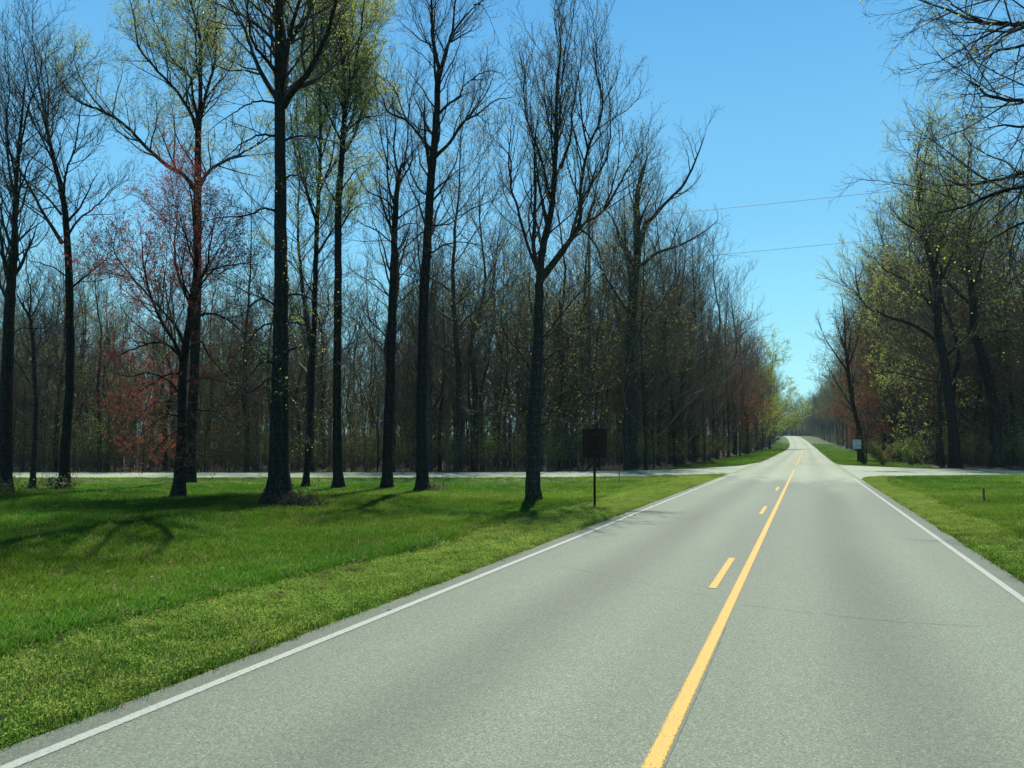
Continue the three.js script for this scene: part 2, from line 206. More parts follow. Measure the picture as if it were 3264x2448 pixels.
  yellow_green_poplar: { at: [-7.19, -35.68], trunk: [[0, -0.15, 0], [-0, 0.19, 0], [-0.01, 0.61, 0], [-0.08, 3, 0], [-0.1, 5.9, 0], [-0.11, 8.84, 0], [-0.15, 11.8, 0], [-0.04, 13.8, 0], [0.04, 16.28, 0], [-0.06, 17.84, 0], [-0.16, 19.68, 0], [-0.15, 21.74, 0], [-0.22, 23.82, 0]], radii: [0.36, 0.27, 0.21, 0.18, 0.165, 0.155, 0.14, 0.12, 0.1, 0.08, 0.065, 0.04, 0.02],
    limbs: [
      { r: 0.07, p: [[0.05, 16.22, 0], [0.38, 16.86, 0.4], [0.75, 18.48, 0.8], [1, 19.61, 1.2], [1.19, 20.72, 1.6]] },
      { r: 0.055, p: [[0.05, 15.07, 0], [0.25, 15.69, -0.38], [0.49, 17.14, -0.75], [0.95, 19.19, -1.12], [1.35, 20.65, -1.5]] },
      { r: 0.045, p: [[0.05, 14.81, 0], [0.33, 15.07, 0.38], [1.04, 15.39, 0.75], [1.74, 15.37, 1.12], [2.3, 15.62, 1.5]] },
      { r: 0.055, p: [[0.04, 14.47, 0], [-0.36, 15.29, 0.5], [-0.65, 16.14, 1], [-0.75, 16.98, 1.5]] },
      { r: 0.05, p: [[-0.02, 16.15, 0], [-0.53, 17.3, -0.47], [-0.91, 18.75, -0.93], [-1.11, 20.24, -1.4]] },
      { r: 0.05, p: [[-0.07, 17.5, 0], [-0.31, 18.5, 0.33], [-0.2, 19.69, 0.67], [-0.27, 20.58, 1]] },
      { r: 0.04, p: [[-0.07, 12.47, 0], [0.27, 13.26, -0.4], [0.66, 13.86, -0.8], [1.2, 14.13, -1.2]] },
      { r: 0.04, p: [[-0.06, 11.8, 0], [-0.48, 12.42, 0.37], [-0.73, 13.1, 0.73], [-0.72, 13.89, 1.1]] },
      { r: 0.035, p: [[-0.04, 10.94, 0], [0.44, 11.5, 0.37], [1.02, 11.79, 0.73], [1.46, 11.63, 1.1]] },
      { r: 0.045, p: [[-0.04, 18.05, 0], [0.22, 19.27, -0.27], [0.35, 20.78, -0.53], [0.22, 22.33, -0.8]] },
      { r: 0.03, p: [[-0.06, 10.41, 0], [-0.56, 11.06, -0.45], [-1.07, 11.51, -0.9]] },
    ] },
  broken_top_tree: { at: [-5.27, -36.43], trunk: [[0, -0.15, 0], [-0, 0.19, 0], [0.01, 0.58, 0], [0.02, 2.05, 0], [0.08, 4.01, 0], [0.12, 5.99, 0], [0.16, 7.98, 0], [0.2, 10.05, 0], [0.24, 11.67, 0], [0.36, 13.38, 0], [0.52, 14.05, 0]], radii: [0.38, 0.29, 0.24, 0.22, 0.205, 0.2, 0.18, 0.15, 0.13, 0.09, 0.03],
    limbs: [
      { r: 0.05, p: [[0.21, 11.95, 0], [-0.1, 12.22, 0.47], [-0.88, 12.55, 0.93], [-1.06, 12.86, 1.4]] },
      { r: 0.06, p: [[0.39, 13.17, 0], [0.59, 13.6, -0.3], [0.82, 14.18, -0.6], [0.84, 14.98, -0.9], [0.66, 16.22, -1.2]] },
      { r: 0.045, p: [[0.15, 10.46, 0], [-0.13, 10.75, -0.35], [-0.73, 11.24, -0.7], [-1.47, 11.68, -1.05], [-1.96, 12.19, -1.4]] },
      { r: 0.05, p: [[0.17, 12.22, 0], [-0.07, 13.1, 0.23], [-0.05, 14.24, 0.45], [-0.1, 15.51, 0.67], [-0.14, 16.43, 0.9]] },
      { r: 0.05, p: [[0.32, 13.58, 0], [0.19, 14.55, 0.33], [0.29, 15.65, 0.65], [0.2, 16.6, 0.98], [0.56, 17.4, 1.3]] },
      { r: 0.035, p: [[0.25, 11, 0], [0.62, 11.18, 0.33], [1.19, 11.16, 0.67], [1.61, 10.75, 1]] },
      { r: 0.03, p: [[0.17, 9.06, 0], [0.55, 9.19, -0.33], [1.05, 9.05, -0.67], [1.56, 8.64, -1]] },
      { r: 0.03, p: [[-0.06, 8.25, 0], [-0.54, 8.86, 0.33], [-0.94, 8.66, 0.67], [-1.2, 8.01, 1]] },
      { r: 0.04, p: [[0.56, 13.78, 0], [0.72, 15.14, -0.17], [0.76, 16.59, -0.35], [0.93, 17.64, -0.52], [1.25, 18.28, -0.7]] },
      { r: 0.035, p: [[-0.05, 13.71, 0], [-0.45, 15.2, -0.33], [-0.65, 16.58, -0.67], [-0.99, 17.85, -1]] },
      { r: 0.02, p: [[-0.03, 5.66, 0], [-0.32, 6.16, 0.27], [-0.74, 6.26, 0.53], [-0.88, 5.84, 0.8]] },
    ] },
  tall_forked_tree: { at: [-3.49, -33.94], trunk: [[0, -0.15, 0], [-0, 0.22, 0], [-0.02, 0.58, 0], [-0.07, 1.85, 0], [-0.09, 2.94, 0], [-0.07, 4.78, 0], [-0.05, 6.63, 0], [0.01, 8.49, 0], [0.08, 9.49, 0], [0.14, 11, 0], [0.24, 12.59, 0], [0.33, 13.66, 0], [0.45, 15.33, 0], [0.48, 16.62, 0], [0.57, 17, 0]], radii: [0.4, 0.3, 0.25, 0.225, 0.215, 0.205, 0.195, 0.19, 0.18, 0.17, 0.16, 0.15, 0.125, 0.12, 0.11],
    limbs: [
      { r: 0.085, p: [[0.57, 16.93, 0], [0.33, 17.92, 0.24], [0.26, 18.77, 0.48], [0.24, 19.6, 0.72], [0.2, 20.49, 0.96], [0.28, 21.43, 1.2]] },
      { r: 0.085, p: [[0.57, 16.93, 0], [0.85, 18.2, -0.35], [1.01, 19.03, -0.7], [1.11, 20.55, -1.05], [1.28, 21.96, -1.4]] },
      { r: 0.045, p: [[1.03, 18.55, 0], [1.59, 19.06, 0.4], [2.16, 19.43, 0.8], [2.6, 19.53, 1.2]] },
      { r: 0.04, p: [[1.01, 18.23, 0], [1.67, 18.82, -0.4], [2.04, 19.15, -0.8]] },
      { r: 0.055, p: [[0.5, 15.2, 0], [0.97, 15.54, 0.26], [1.39, 15.69, 0.52], [1.56, 16.02, 0.78], [1.88, 16.16, 1.04], [2.37, 16.08, 1.3]] },
      { r: 0.03, p: [[1.82, 16.61, 0], [2.33, 16.82, 0.27], [3.02, 16.7, 0.53], [3.33, 16.14, 0.8]] },
      { r: 0.075, p: [[0.37, 13.41, 0], [1.06, 14.3, -0.36], [1.41, 15.09, -0.72], [2.03, 15.62, -1.08], [2.8, 16.37, -1.44], [3.52, 16.65, -1.8]] },
      { r: 0.02, p: [[2.08, 15.2, 0], [2.52, 14.74, 0.2], [2.9, 14.66, 0.4]] },
      { r: 0.035, p: [[1.7, 15, 0], [2.19, 15.82, -0.27], [2.56, 16.58, -0.53], [2.81, 17.55, -0.8]] },
      { r: 0.065, p: [[0.31, 13.6, 0], [-0.25, 14.23, 0.36], [-0.7, 14.66, 0.72], [-1.39, 14.9, 1.08], [-1.52, 15.25, 1.44], [-1.7, 15.4, 1.8]] },
      { r: 0.03, p: [[-0.79, 14.94, 0], [-1.33, 16.24, 0.27], [-1.73, 16.51, 0.53], [-2.24, 16.58, 0.8]] },
      { r: 0.05, p: [[0.28, 12.84, 0], [-0.05, 11.98, -0.3], [-0.6, 12.77, -0.6], [-0.83, 13.52, -0.9], [-1.33, 14.74, -1.2]] },
      { r: 0.045, p: [[0.12, 9.49, 0], [0.39, 9.49, 0.28], [0.72, 9.68, 0.56], [1.4, 9.73, 0.84], [2.02, 9.61, 1.12], [2.57, 9.39, 1.4]] },
      { r: 0.04, p: [[0.11, 10.5, 0], [-0.11, 10.45, -0.3], [-0.7, 10.01, -0.6], [-1.18, 9.63, -0.9], [-1.53, 9.38, -1.2]] },
      { r: 0.025, p: [[0.11, 10.37, 0], [0.51, 10.29, 0.33], [0.67, 9.84, 0.67], [0.64, 9.27, 1]] },
      { r: 0.035, p: [[0.2, 10.62, 0], [0.95, 10.78, -0.35], [1.87, 11.51, -0.7], [2.81, 12, -1.05], [3.19, 12.37, -1.4]] },
      { r: 0.03, p: [[0.09, 8.56, 0], [0.65, 8.18, 0.4], [1.29, 7.74, 0.8], [1.68, 7.13, 1.2]] },
      { r: 0.025, p: [[0.1, 7.32, 0], [0.41, 6.9, 0.3], [0.68, 6.8, 0.6]] },
      { r: 0.035, p: [[0.4, 14.43, 0], [0.85, 15.33, 0.3], [0.93, 16.1, 0.6], [1.13, 16.79, 0.9]] },
      { r: 0.03, p: [[1.94, 19.79, 0], [2.19, 19.88, -0.17], [2.44, 19.64, -0.33], [2.88, 18.67, -0.5]] },
      { r: 0.03, p: [[0.57, 17.13, 0], [0.03, 18.29, -0.27], [-0.39, 19.21, -0.53], [-0.68, 20.28, -0.8]] },
    ] },
  upright_maple: { at: [0.72, -29.11], trunk: [[0, -0.15, 0], [0, 0.14, 0], [-0.01, 0.45, 0], [-0.01, 1.07, 0], [-0.01, 2.48, 0], [0.09, 4.05, 0], [0.17, 5.63, 0], [0.2, 6.7, 0], [0.22, 7.55, 0], [0.33, 8.63, 0], [0.64, 9.97, 0], [0.77, 11.6, 0], [0.81, 12.96, 0], [0.86, 14.62, 0], [0.98, 15.73, 0], [0.9, 16.68, 0]], radii: [0.36, 0.29, 0.26, 0.24, 0.225, 0.205, 0.18, 0.16, 0.14, 0.12, 0.1, 0.08, 0.06, 0.045, 0.03, 0.012],
    limbs: [
      { r: 0.09, p: [[0.23, 7.82, 0], [0.04, 8.35, 0.24], [0.04, 9.57, 0.48], [0.06, 10.56, 0.72], [0.03, 11.91, 0.96], [0.13, 12.72, 1.2]] },
      { r: 0.055, p: [[0.77, 11.44, 0], [0.87, 12.49, -0.2], [0.99, 13.96, -0.4], [1.18, 16.02, -0.6], [1.42, 17.14, -0.8]] },
      { r: 0.085, p: [[0.26, 7.66, 0], [0.93, 8.46, 0.26], [1.55, 9.4, 0.51], [1.59, 10.55, 0.77], [1.83, 11.78, 1.03], [2.28, 13, 1.29], [2.06, 14.21, 1.54], [1.94, 14.98, 1.8]] },
      { r: 0.075, p: [[0.31, 7.55, 0], [1.02, 8.52, -0.27], [1.74, 9.57, -0.53], [2.53, 10.19, -0.8], [3.29, 11.51, -1.07], [3.78, 12.33, -1.33], [4.22, 12.71, -1.6]] },
      { r: 0.06, p: [[0.21, 7.76, 0], [-0.21, 8.9, -0.25], [-0.53, 10.28, -0.5], [-0.75, 11.01, -0.75], [-0.8, 12.22, -1], [-1.14, 12.7, -1.25], [-1.59, 13.25, -1.5]] },
      { r: 0.035, p: [[-0.75, 10.89, 0], [-0.85, 11.89, 0.27], [-0.75, 12.44, 0.53], [-1.01, 12.88, 0.8]] },
      { r: 0.05, p: [[0.64, 10.24, 0], [0.25, 11.74, 0.38], [-0.22, 12.9, 0.75], [-0.33, 13.81, 1.12], [-0.24, 14.38, 1.5]] },
      { r: 0.04, p: [[0.8, 12.42, 0], [0.5, 13.54, -0.33], [0.41, 14.57, -0.67], [0.37, 15.63, -1]] },
      { r: 0.045, p: [[1.59, 10.24, 0], [2, 10.8, 0.3], [2.5, 11.67, 0.6], [2.58, 13.16, 0.9], [2.35, 14.63, 1.2]] },
      { r: 0.04, p: [[1.93, 11.98, 0], [1.75, 13.32, -0.33], [1.67, 14.8, -0.67], [1.54, 16.32, -1]] },
      { r: 0.035, p: [[2.45, 10.02, 0], [2.74, 10.81, 0.27], [2.93, 11.8, 0.53], [2.85, 13.09, 0.8]] },
      { r: 0.045, p: [[0.96, 11.44, 0], [1.26, 12.28, 0.38], [1.34, 13.32, 0.75], [1.53, 14.39, 1.12], [1.61, 14.86, 1.5]] },
      { r: 0.04, p: [[1.64, 9.32, 0], [1.98, 8.92, 0.33], [2.26, 8.2, 0.67], [2.42, 7.87, 1]] },
      { r: 0.055, p: [[0.2, 5.32, 0], [0.32, 5.53, -0.38], [0.87, 6.28, -0.75], [1.61, 7.22, -1.12], [2.59, 8.07, -1.5]] },
      { r: 0.04, p: [[0.09, 4.26, 0], [-0.07, 4.4, 0.3], [-0.33, 4.78, 0.6], [-0.95, 5.62, 0.9], [-1.15, 6.09, 1.2]] },
      { r: 0.035, p: [[0.15, 4.58, 0], [0.71, 5.01, 0.4], [1.3, 5.17, 0.8], [1.88, 4.87, 1.2]] },
      { r: 0.04, p: [[0.04, 3.11, 0], [0.36, 3.23, -0.32], [0.97, 3.67, -0.65], [2.07, 3.91, -0.98], [2.7, 4.15, -1.3]] },
      { r: 0.035, p: [[0.01, 2.53, 0], [0.39, 2.63, 0.27], [1.05, 2.75, 0.55], [1.79, 2.56, 0.82], [2.67, 2.36, 1.1]] },
      { r: 0.035, p: [[0.01, 2.9, 0], [-0.33, 3.2, 0.25], [-0.85, 3.24, 0.5], [-1.46, 3.18, 0.75], [-1.86, 3.01, 1]] },
      { r: 0.028, p: [[0.01, 2.59, 0], [-0.32, 2.28, -0.33], [-0.75, 2.6, -0.67], [-1.29, 2.99, -1]] },
      { r: 0.025, p: [[0.04, 3.74, 0], [-0.37, 4.51, -0.45], [-0.86, 4.61, -0.9]] },
      { r: 0.025, p: [[0.04, 2.06, 0], [0.52, 2.17, -0.3], [0.96, 2.49, -0.6], [1.57, 2.45, -0.9]] },
      { r: 0.03, p: [[0.09, 4.84, 0], [0.61, 5.72, 0.2], [1.02, 5.74, 0.4], [1.62, 5.25, 0.6]] },
    ] },
  snag_tree: { at: [8.9, -65], trunk: [[0, -0.15, 0], [0, 0.35, 0], [0.01, 0.81, 0], [0.04, 3.95, 0], [0.09, 9.12, 0], [0.49, 14.58, 0], [0.73, 16.48, 0], [0.73, 20.6, 0], [1.04, 22.42, 0], [1.52, 23.88, 0]], radii: [0.62, 0.5, 0.46, 0.42, 0.38, 0.34, 0.3, 0.2, 0.14, 0.04],
    limbs: [
      { r: 0.19, p: [[0.86, 16.97, 0], [1.4, 18.82, 0.29], [1.62, 18.86, 0.57], [2.76, 20.1, 0.86], [3.9, 21.21, 1.14], [4.69, 22.55, 1.43], [5.11, 23.64, 1.71], [5.53, 24.84, 2]] },
      { r: 0.14, p: [[1.09, 15.53, 0], [2.39, 16.63, -0.62], [4.31, 17.38, -1.25], [6.18, 18.52, -1.88], [7.44, 19.55, -2.5]] },
      { r: 0.12, p: [[0.49, 15.17, 0], [-0.55, 16.78, 0.83], [-1.33, 18.58, 1.67], [-2.79, 20.1, 2.5]] },
      { r: 0.07, p: [[0.65, 19.38, 0], [0.15, 21.95, -0.5], [0.48, 23.96, -1]] },
      { r: 0.12, p: [[0.22, 11.49, 0], [-1.04, 13.13, 0.83], [-2.06, 14.49, 1.67], [-2.82, 15.71, 2.5]] },
      { r: 0.11, p: [[0.2, 9.12, 0], [1.53, 11.38, -0.83], [2.88, 12.96, -1.67], [4.28, 15.33, -2.5]] },
    ] },
  leaning_oak: { at: [35.01, -68], trunk: [[0, -0.15, 0], [-0.03, 0.47, 0], [-0.08, 0.94, 0], [-0.14, 3.31, 0], [-0.47, 6.39, 0], [-0.68, 8.83, 0], [-0.99, 10.68, 0], [-1.06, 15.05, 0], [-1.58, 17.15, 0], [-2.02, 19.57, 0], [-2.2, 21.96, 0], [-2.3, 24.63, 0], [-1.84, 26.92, 0]], radii: [0.62, 0.5, 0.44, 0.4, 0.36, 0.32, 0.3, 0.26, 0.22, 0.17, 0.12, 0.07, 0.03],
    limbs: [
      { r: 0.16, p: [[-0.95, 9.95, 0], [-3.17, 11.25, 0.5], [-5.81, 12.03, 1], [-7.45, 12.81, 1.5], [-8.21, 14.06, 2], [-8.49, 15.41, 2.5]] },
      { r: 0.14, p: [[-1.12, 12.31, 0], [-1.94, 13.91, -0.62], [-2.85, 15.17, -1.25], [-4.44, 16.31, -1.88], [-4.9, 17.48, -2.5]] },
      { r: 0.13, p: [[-1.1, 14.43, 0], [-0.4, 16.04, 0.67], [0.07, 18.11, 1.33], [-0.43, 20.52, 2]] },
      { r: 0.09, p: [[-0.51, 3.45, 0], [-2.73, 3.19, 0.8], [-4.93, 2.22, 1.6]] },
      { r: 0.09, p: [[-0.51, 6.75, 0], [-2.02, 7.05, -0.67], [-3.68, 7.6, -1.33], [-5.27, 7.91, -2]] },
      { r: 0.11, p: [[-1.52, 16.8, 0], [-2.61, 18.66, 0.6], [-4.08, 19.38, 1.2], [-5.53, 20.57, 1.8]] },
      { r: 0.11, p: [[-2.09, 16.41, 0], [-0.65, 19.08, -0.6], [0.75, 21.8, -1.2], [1.46, 25.88, -1.8]] },
      { r: 0.1, p: [[-0.68, 8.84, 0], [0.36, 9.88, 0.67], [1.28, 11.5, 1.33], [1.71, 13.33, 2]] },
    ] },
  right_oak: { at: [38.85, -69], trunk: [[0, -0.15, 0], [-0.03, 0.37, 0], [-0.08, 0.93, 0], [-0.08, 4.6, 0], [-0.79, 8.33, 0], [-1.44, 11.08, 0], [-1.5, 13.35, 0], [-1.73, 17.15, 0], [-1.41, 20.71, 0], [-1.52, 23.8, 0], [-1.03, 26.9, 0]], radii: [0.58, 0.46, 0.4, 0.36, 0.33, 0.3, 0.24, 0.19, 0.14, 0.08, 0.03],
    limbs: [
      { r: 0.15, p: [[-1.44, 12.97, 0], [-2.45, 14.32, -0.5], [-3.17, 15.44, -1], [-3.61, 17.48, -1.5], [-3.8, 19.96, -2]] },
      { r: 0.15, p: [[-1.45, 12.84, 0], [-0.8, 13.25, 0.55], [0.03, 13.78, 1.1], [0.99, 15.05, 1.65], [2.05, 15.92, 2.2]] },
      { r: 0.12, p: [[-1.63, 16.39, 0], [-0.25, 18.55, -0.53], [1.4, 20.63, -1.07], [2.07, 23.4, -1.6]] },
      { r: 0.1, p: [[-1.36, 10.07, 0], [0.24, 10.88, 0.53], [1.79, 11.06, 1.07], [2.71, 11.6, 1.6]] },
      { r: 0.1, p: [[-1.44, 14.61, 0], [-2.58, 16.56, 0.4], [-2.46, 18.86, 0.8], [-2.93, 21.91, 1.2]] },
      { r: 0.07, p: [[-0.31, 5.2, 0], [-1.92, 5.8, 0.5], [-2.71, 5.03, 1]] },
    ] },
  sign_side_tree: { at: [34.15, -84], trunk: [[0, -0.15, 0], [-0.04, 0.5, 0], [-0.06, 1.17, 0], [-0.19, 2.93, 0], [-0.67, 5.19, 0], [-1.02, 7.46, 0], [-1.18, 9.74, 0], [-1.35, 11.85, 0], [-1.38, 14.14, 0], [-1.59, 16.45, 0]], radii: [0.36, 0.28, 0.24, 0.22, 0.2, 0.18, 0.15, 0.11, 0.07, 0.03],
    limbs: [
      { r: 0.1, p: [[-1.12, 8.81, 0], [-2.46, 10.42, 0.67], [-3.58, 11.7, 1.33], [-4.53, 13.12, 2]] },
      { r: 0.1, p: [[-1.25, 9.73, 0], [-1.36, 11.93, -0.53], [-1.72, 13.69, -1.07], [-1.72, 14.86, -1.6]] },
      { r: 0.09, p: [[-1.18, 9.42, 0], [-0.57, 11.49, 0.53], [-0.28, 13.4, 1.07], [-0.6, 15.13, 1.6]] },
      { r: 0.08, p: [[-0.76, 5.33, 0], [-1.44, 6.88, -0.67], [-2.21, 8.77, -1.33], [-2.55, 10.07, -2]] },
      { r: 0.06, p: [[-0.69, 5.03, 0], [-2, 5.75, 0.7], [-3.45, 6.16, 1.4]] },
      { r: 0.06, p: [[-0.8, 6.69, 0], [-0.88, 8.17, 0.5], [-0.67, 9.33, 1]] },
      { r: 0.05, p: [[-0.72, 4.12, 0], [-1.53, 4.59, -0.6], [-2.22, 4.61, -1.2]] },
      { r: 0.07, p: [[-1.3, 10.34, 0], [-0.9, 12.74, 0.3], [-1.42, 14.53, 0.6]] },
    ] },
  overhanging_oak: { at: [15.37, -21], trunk: [[0, -0.15, 0], [-0.04, 0.28, 0], [-0.04, 0.73, 0], [-0.02, 1.85, 0], [0.02, 3.66, 0], [0.08, 5.96, 0], [0.14, 8.29, 0], [0.14, 10.66, 0], [0.13, 12.83, 0], [0.12, 14.9, 0], [0.35, 17.13, 0], [0.4, 19.26, 0]], radii: [0.5, 0.4, 0.34, 0.3, 0.28, 0.26, 0.24, 0.22, 0.18, 0.14, 0.09, 0.04],
    limbs: [
      { r: 0.085, p: [[0.19, 11.62, 0], [-0.9, 12.29, -0.25], [-2.13, 12.57, -0.5], [-2.44, 12.68, -0.75], [-3.09, 12.88, -1], [-3.77, 13.35, -1.25], [-4.46, 13.78, -1.5]] },
      { r: 0.07, p: [[0.36, 10.82, 0], [-1.26, 10.43, 0.36], [-2.96, 10.02, 0.72], [-3.96, 9.98, 1.08], [-4.52, 10.1, 1.44], [-4.89, 10.05, 1.8]] },
      { r: 0.075, p: [[0.33, 9.47, 0], [-0.87, 9.03, -0.32], [-2.21, 8.69, -0.64], [-2.88, 8.55, -0.96], [-3.52, 8.56, -1.28], [-3.75, 8.83, -1.6]] },
      { r: 0.085, p: [[0.34, 9, 0], [-1.31, 8.43, 0.3], [-2.98, 7.96, 0.6], [-3.95, 7.64, 0.9], [-4.67, 7.3, 1.2], [-5.55, 7.04, 1.5]] },
      { r: 0.035, p: [[-2.8, 12.3, 0], [-3.47, 11.93, 0.2], [-4.09, 11.55, 0.4], [-4.78, 11.11, 0.6], [-5.41, 10.87, 0.8]] },
      { r: 0.03, p: [[-3.42, 12.34, 0], [-3.89, 12.8, -0.27], [-4.13, 13.27, -0.53], [-4.23, 13.75, -0.8]] },
      { r: 0.035, p: [[-2.44, 12.22, 0], [-2.83, 12.09, -0.23], [-3.11, 11.87, -0.45], [-3.52, 11.61, -0.68], [-3.85, 11.5, -0.9]] },
      { r: 0.06, p: [[0.37, 11.86, 0], [-0.84, 11.94, -0.16], [-2.27, 11.89, -0.32], [-2.78, 11.85, -0.48], [-3.1, 11.67, -0.64], [-3.26, 11.33, -0.8]] },
      { r: 0.08, p: [[0.38, 12.06, 0], [-1.28, 12.54, 0.55], [-3.08, 12.71, 1.1], [-4.54, 12.52, 1.65], [-5.9, 12.11, 2.2]] },
      { r: 0.055, p: [[0.32, 10.03, 0], [-1.13, 9.82, 0.12], [-2.7, 9.54, 0.25], [-3.39, 9.53, 0.38], [-3.81, 9.37, 0.5]] },
      { r: 0.055, p: [[0.33, 8.69, 0], [-1.29, 7.72, 0.23], [-2.93, 7.09, 0.45], [-3.68, 6.73, 0.68], [-4.26, 6.38, 0.9]] },
      { r: 0.1, p: [[0.14, 10.66, 0], [1.33, 11.7, 0.33], [2.46, 12.25, 0.67], [3.58, 13.23, 1]] },
      { r: 0.1, p: [[0.17, 8.88, 0], [2.36, 9.9, -0.5], [4.29, 11.08, -1], [6.4, 11.93, -1.5]] },
      { r: 0.09, p: [[0.13, 12.83, 0], [0.48, 14.43, 0.75], [1.09, 15.92, 1.5]] },
      { r: 0.09, p: [[0.12, 13.8, 0], [-0.26, 16.26, -0.75], [-0.8, 18.62, -1.5]] },
    ] },
};
// ---------------------------------------------------------------- surface materials
const grain = canvasTex(512, 512, (x, y) => { const n = .55 * tnoise(x / 4, y / 4, 128) + .3 * tnoise(x / 2, y / 2, 256) + .5 * hash2(x, y); const v = .62 + .38 * n / 1.35; return [v, v, v]; });
const groundMat = new THREE.MeshStandardMaterial({ color: 0xffffff, vertexColors: true, roughness: 1, map: grain });

const asphaltMap = canvasTex(1024, 1024, (x, y) => { // crushed stone in worn binder, 3.4 m a side
  const h = hash2(x >> 1, y >> 1), st = tnoise(x / 3.3, y / 3.3, 310);
  let v = .60 + .20 * (st - .5) + .16 * (hash2(x, y) - .5);
  if (h > .98) v += .28; else if (h < .045) v -= .22;
  const w = hash2(x + 911, y >> 2);
  return [v * (.985 + .02 * w), v * 1.0, v * (.955 + .03 * w)];
});
const asphaltBump = canvasTex(512, 512, (x, y) => { const v = .5 * tnoise(x / 3.2, y / 3.2, 160) + .5 * hash2(x, y); return [v, v, v]; }, false);
const asphalt = new THREE.MeshStandardMaterial({ color: lin(.66, .785, .565), vertexColors: true, map: asphaltMap, bumpMap: asphaltBump, bumpScale: .004, roughness: .8 });
const paintWear = canvasTex(512, 512, (x, y) => { const e = Math.min(x, 511 - x) / 512; const n = .6 * tnoise(x / 10, y / 10, 51.2 | 0) + .4 * hash2(x >> 2, y >> 2); const a = n > .24 + Math.max(0, .14 - e) * 3 ? 1 : 0; return [a, a, a]; }, false);
const paintTone = canvasTex(512, 512, (x, y) => { const v = .80 + .20 * (.5 * tnoise(x / 8, y / 8, 64) + .5 * hash2(x, y)); return [v, v, v]; });
const paintWhite = new THREE.MeshStandardMaterial({ color: lin(.31, .335, .285), map: paintTone, alphaMap: paintWear, alphaTest: .5, roughness: .7 });
const paintYellow = new THREE.MeshStandardMaterial({ color: lin(.57, .335, .05), map: paintTone, alphaMap: paintWear, alphaTest: .5, roughness: .7 });
const crackMat = new THREE.MeshStandardMaterial({ color: lin(.085, .095, .08), roughness: .95 });

// ---------------------------------------------------------------- ground
{
  const S = [], T = [];
  for (let s = -420; s < -60; s += s < -150 ? 40 : s < -90 ? 12 : 5) S.push(s);
  for (let s = -60; s < -14; s += 1.2) S.push(s);
  for (let s = -14; s < 14; s += .7) S.push(s);
  for (let s = 14; s < 60; s += 2) S.push(s);
  for (const s of [60, 66, 75, 90, 110, 140, 180, 240, 320, 420]) S.push(s);
  for (let t = -60; t < -12; t += 6) T.push(t);
  for (let t = -12; t < 100; t += 1) T.push(t);
  for (let t = 100; t < 220; t += 3) T.push(t);
  for (let t = 220; t < 720; t += 6) T.push(t);
  for (const t of [720, 750, 800, 880, 1000, 1200]) T.push(t);
  const pos = [], col = [], uv = [], idx = [];
  for (const t of T) for (const s of S) {
    const [x, z] = toXZ(s, t), y = groundY(x, z);
    pos.push(x, y, z); uv.push(x / 1.6, z / 1.6);
    const n = fbm(x * .18, z * .18, 4), f = vnoise(x * .9, z * .9);
    let c;
    if (isGrass(x, z)) c = [lerp(.042, .07, n) * (.8 + .4 * f), lerp(.095, .125, n) * (.8 + .4 * f), .012];
    else c = [lerp(.040, .075, f), lerp(.034, .062, f), lerp(.020, .036, f)];
    col.push(...c);
  }
  const w = S.length;
  for (let j = 0; j < T.length - 1; j++) for (let i = 0; i < w - 1; i++) { const a = j * w + i; idx.push(a, a + 1, a + w, a + 1, a + w + 1, a + w); }
  const g = new THREE.BufferGeometry();
  g.setAttribute('position', new THREE.Float32BufferAttribute(pos, 3)); g.setAttribute('uv', new THREE.Float32BufferAttribute(uv, 2)); g.setAttribute('color', new THREE.Float32BufferAttribute(col, 3)); g.setIndex(idx); g.computeVertexNormals();
  kind(mesh('ground', g, groundMat), 'structure').userData.label = 'spring turf running into the brown leaf litter of the woods';
}

// ---------------------------------------------------------------- roads
const ROAD_Y = .034, PAINT_Y = .039;
function stations(t0, t1) { const T = []; for (let t = t0; t < t1;) { T.push(t); t += t < 30 ? .5 : t < 100 ? 1 : t < 220 ? 3 : 6; } T.push(t1); return T; }
function ribbon(t0, t1, sList, lift, { color, uv }) {
  const T = stations(t0, t1), pos = [], col = [], uvs = [], idx = [], w = sList.length;
  for (const t of T) sList.forEach((s0, i) => { const s = typeof s0 === 'function' ? s0(t) : s0; const [x, z] = toXZ(s, t); pos.push(x, rise(t) + (typeof lift === 'function' ? lift(i) : lift), z); uvs.push(...uv(s, t, i)); if (color) col.push(...color(s, t)); });
  for (let j = 0; j < T.length - 1; j++) for (let i = 0; i < w - 1; i++) { const a = j * w + i; idx.push(a, a + 1, a + w, a + 1, a + w + 1, a + w); }
  const g = new THREE.BufferGeometry(); g.setAttribute('position', new THREE.Float32BufferAttribute(pos, 3)); g.setAttribute('uv', new THREE.Float32BufferAttribute(uvs, 2)); if (color) g.setAttribute('color', new THREE.Float32BufferAttribute(col, 3)); g.setIndex(idx); g.computeVertexNormals(); return g;
}
